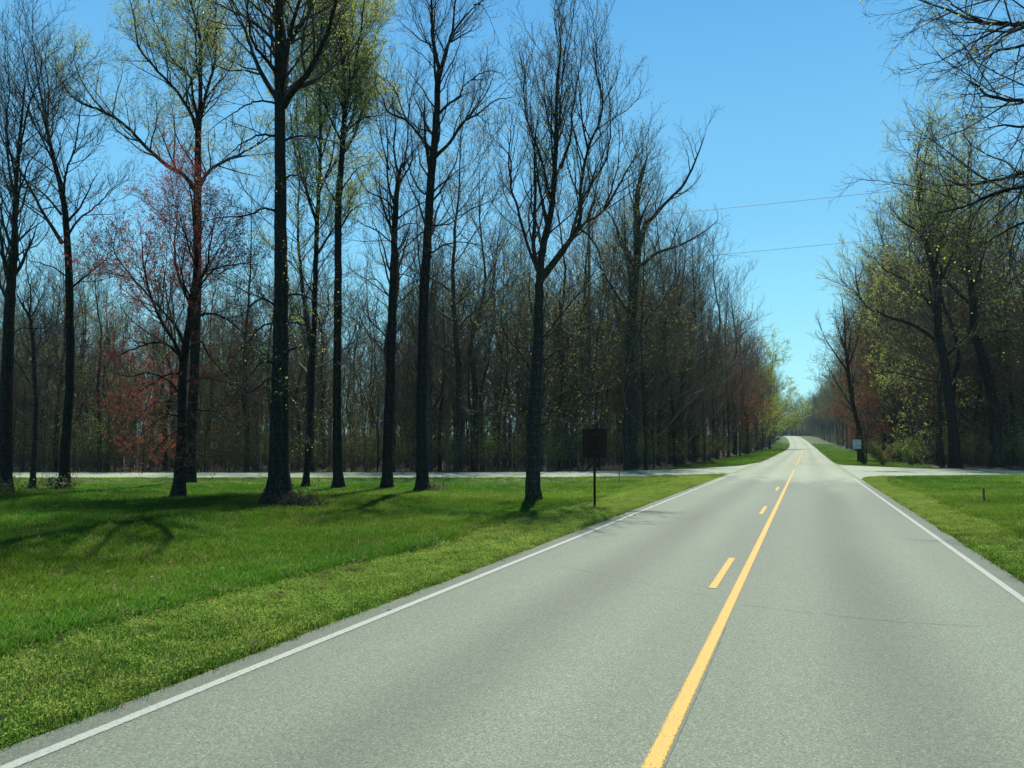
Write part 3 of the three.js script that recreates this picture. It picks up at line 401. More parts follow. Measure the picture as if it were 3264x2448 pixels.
// polished wheel paths and the darker oil-dripped strip in the middle of each lane, mottled along the way
function wearSheenTone(s, t) {
  let v = .47; const lane = s > -1.0 ? (s - .68) : (s + 2.65);
  const m = .55 + .9 * (fbm(s * .9 + 3, t * .10, 3));
  v -= .095 * Math.exp(-((lane / .40) ** 2)) * m;
  v += .05 * (Math.exp(-(((lane - .85) / .34) ** 2)) + Math.exp(-(((lane + .85) / .34) ** 2))) * m;
  v += .19 * (fbm(s * .6 + 11, t * .07 + 4, 4) - .5) + .05 * (fbm(s * 2.2, t * .35, 3) - .5);
  if (s < LINE_L - .05 || s > LINE_R + .05) v *= .62 + .16 * fbm(s * 9, t * 1.7, 3);
  // grazing sky sheen painted as paler tone, patchy before the crossing, then on uphill
  const worn = smooth(.2, .8, (t - 37) / 17 + (fbm(s * 1.3, t * .22, 4) - .5) * 1.5);  // how far the painted sheen has come in, broken up by noise
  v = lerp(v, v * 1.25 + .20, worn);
  return v;
}
{
  const sl = []; const n = 34; for (let i = 0; i <= n; i++) { const s = lerp(EDGE_L, EDGE_R, i / n); sl.push(i === 0 ? (t => EDGE_L + .10 * (fbm(t * 1.3, 2.2, 4) - .6)) : i === n ? (t => EDGE_R - .10 * (fbm(t * 1.3, 9.2, 4) - .6)) : s); }
  const all = [t => EDGE_L - .12, ...sl, t => EDGE_R + .12];
  const road = mesh('main_road', ribbon(-14, 700, all, i => (i === 0 || i === all.length - 1) ? -.06 : ROAD_Y, { color: (s, t) => { const v = wearSheenTone(s, t); return [v, v, v]; }, uv: (s, t) => [s / 3.4, t / 3.4] }), asphalt);
  kind(road, 'structure').userData.label = 'worn grey two lane asphalt road running straight ahead into the woods';
  const strip = (name, t0, t1, s, w, mat, label) => { const o = mesh(name, ribbon(t0, t1, [s - w / 2, s + w / 2], PAINT_Y, { uv: (q, t, i) => [i, t / .9] }), mat, road); if (label) o.userData.label = label; return o; };
  strip('edge_line', -14, 55.5, LINE_L, .105, paintWhite, 'worn white edge line'); strip('edge_line', 88, 620, LINE_L, .105, paintWhite);
  strip('edge_line', -14, 49.5, LINE_R, .105, paintWhite); strip('edge_line', 86.5, 620, LINE_R, .105, paintWhite);
  strip('solid_center_line', -14, 64, -.865, .115, paintYellow, 'solid yellow centre line'); strip('solid_center_line', 79, 330, -.865, .115, paintYellow);
  for (let k = 0; k < 4; k++) { const t0 = 11.25 + 12.2 * (k - 1); strip('center_dash', t0, t0 + 3.05, -1.165, .11, paintYellow); }
  for (let k = 0; k < 14; k++) { const t0 = 84.6 + 12.2 * k; strip('center_dash', t0, t0 + 3.05, -1.165, .11, paintYellow); }
  // hairline cracks in the surface, thin ragged strips of dark gap
  const crack = (pts, w) => {
    const pos = [], idx = [], R = rng(Math.round(pts[0][0] * 977 + pts[0][1] * 131) + 50000);
    const c = new THREE.CatmullRomCurve3(pts.map(p => new THREE.Vector3(p[0], 0, p[1]))).getPoints(60);
    c.forEach((p, i) => { const j = (R() - .5) * .05, ww = w * (.3 + R()); const s = p.x, t = p.z + j; for (const q of [-1, 1]) { const along = pts.across ? [0, q * ww] : [q * ww, 0]; const [x, z] = toXZ(s + along[0], t + along[1]); pos.push(x, rise(t) + ROAD_Y + .003, z); } if (i < c.length - 1) { const a = i * 2; idx.push(a, a + 1, a + 2, a + 1, a + 3, a + 2); } });
    const g = new THREE.BufferGeometry(); g.setAttribute('position', new THREE.Float32BufferAttribute(pos, 3)); g.setIndex(idx); g.computeVertexNormals(); mesh('crack', g, crackMat, road);
  };
  const across = p => Object.assign(p, { across: true });
  crack(across([[-3.6, 12.6], [-2.6, 11.8], [-1.6, 11.0], [-1.1, 10.6]]), .004);
  crack(across([[-.75, 10.2], [.2, 9.9], [1.0, 9.75], [1.7, 9.8]]), .005);
  crack([[-.78, 2.2], [-.80, 4], [-.79, 6.5], [-.80, 9]], .005);
  crack(across([[-4.0, 29.5], [-2.5, 29.2], [-1.3, 29.4]]), .008);
  // crossing road
  const sh = new THREE.Shape(SIDE.map(([x, Z]) => new THREE.Vector2(x, Z)));
  const g = new THREE.ShapeGeometry(sh); g.rotateX(-Math.PI / 2); g.translate(0, .028, 0);
  const p = g.attributes.position, uv = [], col = [];
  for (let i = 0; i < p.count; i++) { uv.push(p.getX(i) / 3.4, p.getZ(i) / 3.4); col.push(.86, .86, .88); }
  g.setAttribute('uv', new THREE.Float32BufferAttribute(uv, 2)); g.setAttribute('color', new THREE.Float32BufferAttribute(col, 3));
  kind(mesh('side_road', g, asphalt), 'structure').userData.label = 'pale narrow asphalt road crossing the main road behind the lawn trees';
}

// ---------------------------------------------------------------- tree building
class Geo {
  constructor() { this.p = []; this.n = []; this.u = []; this.i = []; this.c = null; }
  tube(pts, rad, sides, { flute = 0, seed = 0 } = {}) {
    const N = pts.length, base = this.p.length / 3, ring = sides >= 8 ? sides + 1 : sides;
    let px = 1, py = 0, pz = 0, v = 0;
    for (let k = 0; k < N; k++) {
      const a = pts[Math.max(0, k - 1)], b = pts[Math.min(N - 1, k + 1)], o = pts[k];
      let tx = b[0] - a[0], ty = b[1] - a[1], tz = b[2] - a[2]; const tl = Math.hypot(tx, ty, tz) || 1; tx /= tl; ty /= tl; tz /= tl;
      let d = px * tx + py * ty + pz * tz; px -= d * tx; py -= d * ty; pz -= d * tz; let l = Math.hypot(px, py, pz);
      if (l < 1e-3) { px = ty; py = tz; pz = tx; d = px * tx + py * ty + pz * tz; px -= d * tx; py -= d * ty; pz -= d * tz; l = Math.hypot(px, py, pz) || 1; }
      px /= l; py /= l; pz /= l;
      const qx = ty * pz - tz * py, qy = tz * px - tx * pz, qz = tx * py - ty * px;
      if (k) v += Math.hypot(o[0] - pts[k - 1][0], o[1] - pts[k - 1][1], o[2] - pts[k - 1][2]);
      for (let s = 0; s < ring; s++) {
        const th = s / sides * 2 * Math.PI; let r = rad[k];
        if (flute) { const fl = flute * Math.exp(-Math.max(0, o[1]) / .45); r *= 1 + fl * (Math.sin(th * 3 + seed) * .6 + Math.sin(th * 5 + seed * 2.3) * .35) + .045 * (vnoise(Math.cos(th) * 1.6 + seed * 7, o[1] * 1.3 + Math.sin(th) * 1.6) - .5) * 2; }
        const cx = Math.cos(th), sx = Math.sin(th), nx = px * cx + qx * sx, ny = py * cx + qy * sx, nz = pz * cx + qz * sx;
        this.p.push(o[0] + nx * r, o[1] + ny * r, o[2] + nz * r); this.n.push(nx, ny, nz); this.u.push(s / sides * Math.max(1, Math.round(rad[0] * 2 * Math.PI / .5)), v / .8);
      }
      if (k) for (let s = 0; s < sides; s++) { const s1 = ring > sides ? s + 1 : (s + 1) % sides, A0 = base + (k - 1) * ring + s, A1 = base + (k - 1) * ring + s1, B0 = A0 + ring, B1 = A1 + ring; this.i.push(A0, A1, B0, A1, B1, B0); }
    }
  }
  twig(a, d, L, r, bendv) { // three-sided tapering twig with one bend
    const m = [a[0] + d[0] * L * .55, a[1] + d[1] * L * .55, a[2] + d[2] * L * .55], e = [m[0] + (d[0] + bendv[0]) * L * .5, m[1] + (d[1] + bendv[1]) * L * .5, m[2] + (d[2] + bendv[2]) * L * .5];
    this.tube([a, m, e], [r, r * .75, r * .25], 3); return e;
  }
  leaf(o, d, u, L, w) { // a folded leaflet: rhombus along d
    const b = this.p.length / 3, nx = d[1] * u[2] - d[2] * u[1], ny = d[2] * u[0] - d[0] * u[2], nz = d[0] * u[1] - d[1] * u[0];
    const P = (f, g, h) => { this.p.push(o[0] + d[0] * f + u[0] * g + nx * h, o[1] + d[1] * f + u[1] * g + ny * h, o[2] + d[2] * f + u[2] * g + nz * h); this.n.push(nx, ny, nz); };
    P(0, 0, 0); P(L * .5, w, L * .12); P(L, 0, 0); P(L * .5, -w, L * .12); this.u.push(0, 0, 1, .5, 0, 1, 0, .5); this.i.push(b, b + 2, b + 1, b, b + 3, b + 2);
  }
  build() { const g = new THREE.BufferGeometry(); g.setAttribute('position', new THREE.Float32BufferAttribute(this.p, 3)); g.setAttribute('normal', new THREE.Float32BufferAttribute(this.n, 3)); g.setAttribute('uv', new THREE.Float32BufferAttribute(this.u, 2)); g.setIndex(this.i); return g; }
  get empty() { return !this.i.length; }
}
const norm = v => { const l = Math.hypot(v[0], v[1], v[2]) || 1; return [v[0] / l, v[1] / l, v[2] / l]; };
const randDir = R => { const z = R() * 2 - 1, a = R() * 2 * Math.PI, q = Math.sqrt(1 - z * z); return [q * Math.cos(a), z, q * Math.sin(a)]; };
function fork(d, ang, R) { let r = randDir(R), k = r[0] * d[0] + r[1] * d[1] + r[2] * d[2]; r = norm([r[0] - k * d[0], r[1] - k * d[1], r[2] - k * d[2]]); const c = Math.cos(ang), s = Math.sin(ang); return norm([d[0] * c + r[0] * s, d[1] * c + r[1] * s, d[2] * c + r[2] * s]); }
function resample(pts, rad, n, R, wob = 0) { const c = new THREE.CatmullRomCurve3(pts.map(p => new THREE.Vector3(...p)), false, 'centripetal'); const P = [], Q = []; for (let i = 0; i <= n; i++) { const f = i / n * (pts.length - 1), k = Math.min(pts.length - 2, Math.floor(f)); const v = c.getPoint(i / n); const w = wob * Math.sin(i / n * Math.PI); P.push([v.x + (R() - .5) * w, v.y + (R() - .5) * w, v.z + (R() - .5) * w]); Q.push(typeof rad === 'function' ? rad(i / n) : lerp(rad[k], rad[k + 1], f - k)); } return [P, Q]; }
function wander(o, d, L, n, R, up, wig) { const P = [o]; let p = o; for (let k = 0; k < n; k++) { d = norm([d[0] + (R() - .5) * wig, d[1] + (R() - .5) * wig + up / n, d[2] + (R() - .5) * wig]); p = [p[0] + d[0] * L / n, p[1] + d[1] * L / n, p[2] + d[2] * L / n]; P.push(p); } return P; }
const pathLen = P => { let s = 0; for (let i = 1; i < P.length; i++) s += Math.hypot(P[i][0] - P[i - 1][0], P[i][1] - P[i - 1][1], P[i][2] - P[i - 1][2]); return s; };
function at(P, f) { const q = f * (P.length - 1), k = Math.min(P.length - 2, Math.floor(q)), g = q - k, a = P[k], b = P[k + 1]; return [[lerp(a[0], b[0], g), lerp(a[1], b[1], g), lerp(a[2], b[2], g)], norm([b[0] - a[0], b[1] - a[1], b[2] - a[2]])]; }
// style: d2 d3 d4 = shoots per metre of limb, branch, branchlet; up = how strongly shoots turn up; r3, r4 thickness; leaf = size, leafN = per twig
function leafAt(F, o, S, R) { for (let k = 0; k < S.leafN; k++) { if (S.leafN < 1 && R() > S.leafN) continue; const d = norm([R() - .5, R() - .3, R() - .5]), u = fork(d, Math.PI / 2, R), L = S.leaf * (.6 + .8 * R()); F.leaf([o[0] + (R() - .5) * S.leaf * 2, o[1] + (R() - .5) * S.leaf * 2, o[2] + (R() - .5) * S.leaf * 2], d, u, L, L * .36); } }
function sprays(G, F, P, r0, S, R, from = .15) { // branches, branchlets, twigs and leaves along a limb
  const L = pathLen(P), n2 = Math.max(2, Math.round(L * S.d2));
  for (let k = 0; k <= n2; k++) {
    const f = k === n2 ? .995 : from + (1 - from) * (k + R() * .8) / n2, [o, d] = at(P, clamp(f, 0, .995));
    const L2 = clamp(S.l2 * L * (.62 - .42 * f) * (.5 + R()), S.min2, S.max2), d2 = k === n2 ? d : fork(d, (S.ang || .75) * (.7 + .6 * R()), R);
    const B = wander(o, norm([d2[0], d2[1] + S.lift, d2[2]]), L2, 4, R, S.up, S.wig), rb = clamp(r0 * (1 - .8 * f) * .5, S.r2, .05);
    G.tube(B, [rb, rb * .85, rb * .7, rb * .5, rb * .3], rb > .03 ? 5 : 4);
    const n3 = Math.max(2, Math.round(L2 * S.d3));
    for (let j = 0; j <= n3; j++) {
      const f3 = j === n3 ? .99 : .12 + .88 * (j + R() * .8) / n3, [o3, e3] = at(B, clamp(f3, 0, .99)), L3 = clamp(L2 * .5 * (1.05 - .6 * f3) * (.5 + R()), S.min3, S.max3);
      const q3 = fork(e3, .7 * (.7 + .6 * R()), R), C = wander(o3, norm([q3[0], q3[1] + S.lift * .7, q3[2]]), L3, 3, R, S.up * .8, S.wig);
      G.tube(C, [S.r3, S.r3 * .85, S.r3 * .6, S.r3 * .35], 3);
      const n4 = Math.max(1, Math.round(L3 * S.d4));
      for (let i = 0; i < n4; i++) { const [o4, e4] = at(C, .15 + .84 * (i + R()) / n4), q4 = fork(e4, .65, R), L4 = S.l4 * (.5 + R()); const tip = G.twig(o4, norm([q4[0], q4[1] + S.lift * .6, q4[2]]), L4, S.r4, [(R() - .5) * .5, S.up * .35 + (R() - .5) * .3, (R() - .5) * .5]); if (S.leafN) leafAt(F, tip, S, R); }
      if (S.leafN) leafAt(F, C[3], S, R);
    }
  }
}
const barkMap = (seed, ridge) => canvasTex(256, 512, (x, y) => { const w = 6 * tnoise(x / 64, y / 64 + seed, 8); const r = tnoise((x + w) / (256 / ridge), y / 40 + seed * 3, ridge * 4), f = hash2(x + seed, y); const v = .55 + .55 * (r - .5) + .22 * (f - .5) + .18 * (tnoise(x / 128, y / 64 + seed, 4) - .5); return [v, v * .985, v * .96]; });
const barkBump = canvasTex(256, 512, (x, y) => { const w = 6 * tnoise(x / 64, y / 64, 8); const r = tnoise((x + w) / 12.8, y / 40, 20); return [r, r, r]; }, false);
const bark = (r, g, b, seed, ridge = 20) => new THREE.MeshPhysicalMaterial({ color: lin(r, g, b), map: barkMap(seed, ridge), bumpMap: barkBump, bumpScale: .03, roughness: .95, specularIntensity: .2 });
const twigMat = (r, g, b) => new THREE.MeshPhysicalMaterial({ color: lin(r, g, b), roughness: .8, specularIntensity: .35 });
const BARK = { dark: bark(.075, .066, .054, 1), grey: bark(.125, .112, .092, 5), brown: bark(.12, .094, .07, 9), pale: bark(.18, .165, .14, 13) };
const TWIG = { dark: twigMat(.040, .036, .028), grey: twigMat(.074, .068, .048), brown: twigMat(.074, .060, .040), warm: twigMat(.085, .062, .042), deep: twigMat(.046, .046, .036) };
const leafMat = (r, g, b, tr = .6) => new THREE.MeshPhysicalMaterial({ color: lin(r, g, b), roughness: 1, specularIntensity: .15, transmission: tr, thickness: 0, side: THREE.DoubleSide });
const LEAF = { lime: leafMat(.38, .41, .09), pale: leafMat(.24, .25, .06), green: leafMat(.18, .25, .04), olive: leafMat(.17, .175, .05), red: leafMat(.28, .062, .036), rust: leafMat(.22, .095, .04), fresh: leafMat(.30, .37, .06), bush: leafMat(.10, .155, .032), deep: leafMat(.04, .08, .022, .3), dead: leafMat(.085, .062, .04, .3) };

const FINE = { d2: 2.3, d3: 4.2, d4: 6.5, l2: 1.05, min2: .5, max2: 2.6, min3: .22, max3: 1.0, l4: .24, r2: .010, r3: .0065, r4: .0042, up: .42, lift: .12, wig: .62, ang: .85, leaf: .05, leafN: 0 };
// ---- trees surveyed one by one: each main limb is a part
function heroTree(name, label, spec, { bark: bk, twig, leaf, style = {}, seed, flute = .3, group, topLimbs = 6 }) {
  const R = rng(seed), S = { ...FINE, ...style }, [x, z] = spec.at, y = groundY(x, z);
  const o = thing(name, label, 'tree', x, y, z, 0, group);
  const [TP, TR] = resample(spec.trunk, spec.radii, 64, R, .03);
  const gt = new Geo(); gt.tube(TP, TR, 16, { flute, seed }); mesh('trunk', gt.build(), bk, o);
  const tw = new Geo(), lf = new Geo();
  for (const l of spec.limbs) {
    const n = Math.max(10, l.p.length * 4), [P, Q] = resample(l.p, f => l.r * (1 - f * .82) * (1 + .25 * Math.exp(-f * 22)), n, R, .05), g = new Geo();
    g.tube(P, Q, l.r > .06 ? 9 : 7); mesh('limb', g.build(), bk, o); sprays(tw, lf, P, l.r, S, R);
  }
  // upper limbs reach towards and away from the road as well
  const h = TP[TP.length - 1][1], top = TP[TP.length - 1];
  for (let k = 0; k < topLimbs; k++) { const f = lerp(.58, .97, (k + R() * .6) / topLimbs), q = f * 64, kk = Math.min(63, Math.floor(q)), b = TP[kk], a = (k % 2 ? 1 : -1) * (Math.PI / 2 + (R() - .5) * .9), r = TR[kk] * .5; const L = h * (.16 + .14 * (1 - f)) * (.8 + .5 * R()); const P = wander(b, norm([Math.cos(a) * .75, .75, Math.sin(a) * .75]), L, 10, R, .5, .25); const g = new Geo(); g.tube(P, P.map((_, i) => r * (1 - .8 * i / 10)), 7); mesh('limb', g.build(), bk, o); sprays(tw, lf, P, r, S, R); }
  sprays(tw, lf, TP.slice(Math.floor(64 * .62)), TR[50], { ...S, d2: S.d2 * .8 }, R, 0);
  kind(mesh('twigs', tw.build(), twig, o), 'stuff');
  if (!lf.empty) kind(mesh('leaf_buds', lf.build(), leaf, o), 'stuff');
  void top; return o;
}
// ---- trees of the woods: grown from a rule, then copied
const WOOD = { d2: 1.35, d3: 2.35, d4: 3.5, l2: 1.15, min2: .7, max2: 3.2, min3: .4, max3: 1.4, l4: .45, r2: .014, r3: .009, r4: .0065, up: .5, lift: .22, wig: .55, leaf: .11, leafN: 0 };
function woodTree(seed, { h, r, bk, twig, leaf, limbs = 19, first = .28, spread = .29, style = {}, stems = 0, ang = .95, twist = .9 }) {
  const R = rng(seed), S = { ...WOOD, ...style }, o = new THREE.Group(), n = 26;
  const lean = [(R() - .5) * .14 * h, h, (R() - .5) * .14 * h];
  const [TP, TR] = resample([[0, -.3, 0], [0, .15, 0], [lean[0] * .1, h * .25, lean[2] * .1], [lean[0] * .3 + (R() - .5) * twist, h * .42, lean[2] * .3 + (R() - .5) * twist], [lean[0] * .45 + (R() - .5) * twist * 1.3, h * .6, lean[2] * .45 + (R() - .5) * twist * 1.3], [lean[0] * .75 + (R() - .5) * twist, h * .8, lean[2] * .75 + (R() - .5) * twist], lean], f => r * (f < .06 ? lerp(1.75, 1.08, f / .06) : lerp(1.05, .06, Math.pow((f - .06) / .94, .85))), n, R, .12);
  const gt = new Geo(); gt.tube(TP, TR, 9, { flute: .2, seed });
  const g = new Geo(), lf = new Geo();
  for (let k = 0; k < limbs; k++) {
    const f = lerp(first, .96, Math.pow((k + R() * .8) / limbs, .9)), b = at(TP, f)[0], a = k * 2.4 + R() * .9, rr = Math.max(.018, r * (1 - f) * .55), L = h * spread * (1.25 - f * .9) * (.7 + .6 * R());
    const P = wander(b, norm([Math.cos(a) * Math.sin(ang), Math.cos(ang), Math.sin(a) * Math.sin(ang)]), L, 7, R, S.up * .8, .42);
    g.tube(P, P.map((_, i) => rr * (1 - .78 * i / 7)), rr > .05 ? 6 : 4); sprays(g, lf, P, rr, S, R);
  }
  sprays(g, lf, TP.slice(Math.floor(n * .75)), r * .3, S, R, 0);
  for (let k = 0; k < stems; k++) { const a = R() * 6.28, b = at(TP, .06 + .3 * R())[0], P = wander(b, norm([Math.cos(a), .3 + R() * .4, Math.sin(a)]), 1.2 + R() * 1.8, 4, R, .1, .5); g.tube(P, [.02, .017, .014, .01, .005], 4); sprays(g, lf, P, .02, { ...S, d2: 1, d3: 2 }, R); }
  mesh('trunk', gt.build(), bk, o); kind(mesh('crown', g.build(), twig, o), 'stuff'); if (!lf.empty) kind(mesh('leaves', lf.build(), leaf, o), 'stuff');
  o.userData.height = h; return o;
}
// ---------------------------------------------------------------- lawn trees and roadside trees, as they stand
heroTree('oak_tree', 'massive straight dark trunk with flared foot, thickest tree on the lawn', SURVEY.oak, { bark: BARK.dark, twig: TWIG.dark, leaf: LEAF.lime, seed: 11, flute: .42, topLimbs: 10, style: { leafN: .8, leaf: .05, d2: 2.2, r3: .008, r4: .005 } });
heroTree('poplar_tree', 'tall tree with wide V shaped limbs and yellow green buds, behind the red maple', SURVEY.poplar_spreading, { bark: BARK.dark, twig: TWIG.dark, leaf: LEAF.lime, seed: 22, style: { leafN: 4, leaf: .05, d2: 2.6 } });
heroTree('red_maple_tree', 'small maple covered in red buds on the lawn', SURVEY.red_maple, { bark: BARK.dark, twig: TWIG.brown, leaf: LEAF.red, seed: 33, topLimbs: 8, style: { leafN: 4.2, leaf: .045, d2: 3.5, d3: 5, lift: .1, up: .3, r3: .006 } });
heroTree('forked_tree', 'bare forked tree with brushy weeds around its foot on the lawn', SURVEY.forked_tree, { bark: BARK.dark, twig: TWIG.dark, leaf: LEAF.olive, seed: 44, style: { leafN: .35, leaf: .045, d2: 2.7, up: .6 } });
heroTree('many_stemmed_tree', 'bare tree splitting into many upright stems, past the slim leaning tree', SURVEY.multi_stem_tree, { bark: BARK.dark, twig: TWIG.dark, leaf: LEAF.olive, seed: 55, style: { leafN: .3, leaf: .045, d2: 2.8, up: .65 } });
heroTree('slim_tree', 'slim leaning lawn tree with pencil thin trunk beside the many stemmed tree', SURVEY.slim_tree, { bark: BARK.grey, twig: TWIG.grey, leaf: LEAF.olive, seed: 66, topLimbs: 5, style: { leafN: .3, leaf: .045 } });
heroTree('leafing_tree', 'thin lawn tree with lime buds just behind the thickest trunk', SURVEY.leafing_tree_slim, { bark: BARK.dark, twig: TWIG.grey, leaf: LEAF.lime, seed: 77, topLimbs: 10, style: { leafN: 5, leaf: .055, d2: 2.9 } });
heroTree('leafing_poplar_tree', 'tall straight lawn tree with dense yellow green leaf buds', SURVEY.yellow_green_poplar, { bark: BARK.dark, twig: TWIG.grey, leaf: LEAF.lime, seed: 88, topLimbs: 10, style: { leafN: 5, leaf: .055, d2: 2.9 } });
heroTree('broken_top_tree', 'bare dark tree with a snapped off top on the lawn', SURVEY.broken_top_tree, { bark: BARK.dark, twig: TWIG.dark, leaf: LEAF.olive, seed: 99, topLimbs: 3, style: { leafN: .2, leaf: .045, up: .7, d2: 2.4 } });
heroTree('tall_forked_tree', 'tall bare tree forking high up with long arching side limbs', SURVEY.tall_forked_tree, { bark: BARK.dark, twig: TWIG.dark, leaf: LEAF.olive, seed: 111, topLimbs: 4, style: { leafN: .5, leaf: .045, d2: 2.3 } });
heroTree('upright_maple_tree', 'broom shaped lawn tree of many upright branches beside the brown sign', SURVEY.upright_maple, { bark: BARK.grey, twig: TWIG.dark, leaf: LEAF.olive, seed: 122, topLimbs: 8, style: { leafN: .9, leaf: .05, d2: 2.7, up: .9, lift: .28, l2: .85, wig: .5 } });
const big = { d2: 1.5, d3: 2.6, d4: 4, r2: .016, r3: .010, r4: .007, l4: .4, max2: 3.4, min2: .8, max3: 1.5 };
heroTree('snag_tree', 'old half dead tree with broken spars at the corner of the crossing', SURVEY.snag_tree, { bark: BARK.grey, twig: TWIG.grey, leaf: LEAF.olive, seed: 133, topLimbs: 5, style: { ...big, leafN: .2, leaf: .08, d2: 1.0 } });
heroTree('leaning_oak_tree', 'big roadside oak leaning towards the main road over the side road', SURVEY.leaning_oak, { bark: BARK.dark, twig: TWIG.grey, leaf: LEAF.lime, seed: 144, topLimbs: 10, style: { ...big, leafN: 5, leaf: .07, d2: 1.9 } });
heroTree('roadside_oak_tree', 'thick forked oak at the side road next to the leaning oak', SURVEY.right_oak, { bark: BARK.dark, twig: TWIG.grey, leaf: LEAF.lime, seed: 155, topLimbs: 9, style: { ...big, leafN: 5, leaf: .07 } });
heroTree('sign_side_tree', 'bare tree standing right behind the white sign', SURVEY.sign_side_tree, { bark: BARK.grey, twig: TWIG.grey, leaf: LEAF.olive, seed: 166, topLimbs: 5, style: { ...big, leafN: .2, leaf: .1 } });
heroTree('overhanging_oak_tree', 'bare oak whose long drooping boughs hang over the grass by the short stake', SURVEY.overhanging_oak, { bark: BARK.dark, twig: TWIG.dark, leaf: LEAF.lime, seed: 177, topLimbs: 6, style: { leafN: .35, leaf: .05, d2: 2.4, d3: 4.2, d4: 6, lift: -.02, up: .15, max2: 2.8, wig: .5 } });

// ---------------------------------------------------------------- the woods
const PROTO = {
  bare: [woodTree(201, { h: 20, r: .23, bk: BARK.grey, twig: TWIG.grey }), woodTree(202, { h: 18, r: .19, bk: BARK.brown, twig: TWIG.brown, limbs: 20, first: .22 }), woodTree(203, { h: 22, r: .27, bk: BARK.dark, twig: TWIG.grey, limbs: 19, first: .36, spread: .33, stems: 5 }), woodTree(204, { h: 19, r: .2, bk: BARK.pale, twig: TWIG.brown, limbs: 20, first: .2, spread: .22, style: { up: 1.0 }, stems: 6, ang: .7 }), woodTree(205, { h: 16, r: .2, bk: BARK.grey, twig: TWIG.brown, limbs: 18, first: .12, spread: .36, ang: 1.1, twist: 1.4 })],
  budding: [woodTree(211, { h: 20, r: .22, bk: BARK.grey, twig: TWIG.grey, leaf: LEAF.pale, style: { leafN: 1.8, leaf: .08 } }), woodTree(212, { h: 17, r: .17, bk: BARK.brown, twig: TWIG.brown, leaf: LEAF.olive, first: .15, style: { leafN: 2.2, leaf: .075 } })],
  red: [woodTree(221, { h: 14, r: .15, bk: BARK.grey, twig: TWIG.brown, leaf: LEAF.red, first: .2, style: { leafN: 2.2, leaf: .08 } })],
  rust: [woodTree(231, { h: 16, r: .17, bk: BARK.brown, twig: TWIG.warm, leaf: LEAF.rust, first: .2, style: { leafN: 1.7, leaf: .08 } })],
  green: [woodTree(241, { h: 16, r: .18, bk: BARK.grey, twig: TWIG.brown, leaf: LEAF.fresh, first: .12, style: { leafN: 5, leaf: .14 } })],
  pole: [woodTree(251, { h: 13, r: .085, bk: BARK.grey, twig: TWIG.grey, leaf: LEAF.pale, limbs: 12, first: .3, spread: .2, style: { up: .9, r2: .011, r3: .008, r4: .006, leafN: .7, leaf: .075 }, stems: 2 }), woodTree(252, { h: 11, r: .07, bk: BARK.brown, twig: TWIG.brown, leaf: LEAF.olive, limbs: 12, first: .2, spread: .25, style: { leafN: .8, leaf: .1 }, stems: 3 }), woodTree(253, { h: 9, r: .055, bk: BARK.pale, twig: TWIG.grey, limbs: 12, first: .2, spread: .3, twist: 1.3 })],
};
for (const k in PROTO) for (const p of PROTO[k]) scene.remove(p);
const NAMES = { bare: 'bare_tree', budding: 'budding_tree', red: 'red_bud_tree', rust: 'rust_bud_tree', green: 'green_tree', pole: 'pole_tree' };
const LOOK = { bare: 'bare grey brown tree', budding: 'tree with pale green leaf buds', red: 'tree with red buds', rust: 'tree with rusty orange buds', green: 'tree in fresh green leaf', pole: 'thin young pole tree' };
const ZONE = { left: 'in the wood behind the side road', roadL: 'in the road side wood beyond the snag tree', roadR: 'in the road side wood beyond the white sign', right: 'in the wood behind the leaning oak', end: 'where the far road bends out of sight' };
const RW = rng(4242);
function wood(k, zone, x, z, h, { turn, label, v, wide = 1 } = {}) {
  const list = PROTO[k], p = list[v ?? Math.floor(RW() * (k === 'bare' && h > 19 ? 4 : list.length))], o = p.clone(), f = h / p.userData.height;
  o.userData = {}; o.name = numbered(NAMES[k]); o.position.set(x, groundY(x, z), z); o.rotation.y = turn ?? RW() * 6.283; const q = f * wide * (.9 + .2 * RW()); o.scale.set(q, f, q);
  scene.add(o); return label ? tag(o, label, 'tree') : tag(o, LOOK[k] + ' ' + ZONE[zone], 'tree', LOOK[k].replace('tree', 'trees') + ' ' + ZONE[zone]);
}
const stand = []; const clearOf = (x, z, d) => { for (const q of stand) if ((q[0] - x) ** 2 + (q[1] - z) ** 2 < d * d) return false; return true; };
for (const k in SURVEY) stand.push(SURVEY[k].at);
// individuals one can point to
const put = (k, zone, x, Z, h, opt) => { stand.push([x, -Z]); return wood(k, zone, x, -Z, h, opt); };
put('bare', 'left', -13.6, 58.2, 21, { label: 'stout bare tree at the wood edge behind the thickest lawn trunk', v: 2, wide: 1.4 });
put('bare', 'left', -18.2, 59, 19, { v: 0 }); put('bare', 'left', -31.5, 59.5, 19, { v: 1 }); put('bare', 'left', -8.3, 60, 22, { v: 2 });
put('budding', 'left', -3.7, 59.5, 25, { label: 'tall tree with green tips at the wood edge, close beside a bare twin', v: 0, wide: 1.1 });
put('bare', 'left', -2.6, 60.2, 22, { v: 0 }); put('bare', 'left', -5.1, 61, 15, { v: 1 });
put('rust', 'left', 5.2, 72, 21, { label: 'rusty orange budding tree rising behind the broom shaped lawn tree', wide: 1.3 });
put('budding', 'left', 16.5, 84, 24.5, { v: 0, label: 'pale green budding tree towering behind the snag tree' });
put('red', 'roadL', 38.2, 140, 23, { label: 'crimson budded tree in the wood wall beyond the snag tree', wide: 1.1 });
put('red', 'roadL', 33.6, 127, 15, { label: 'lower red budded tree below the crimson one along the main road' });
put('green', 'roadL', 66.5, 222, 27, { label: 'bright yellow green tree in leaf leaning out over the far road', wide: 1.3 });
put('green', 'roadL', 57, 196, 19, { label: 'green leafed tree just before the bright one along the far road' });
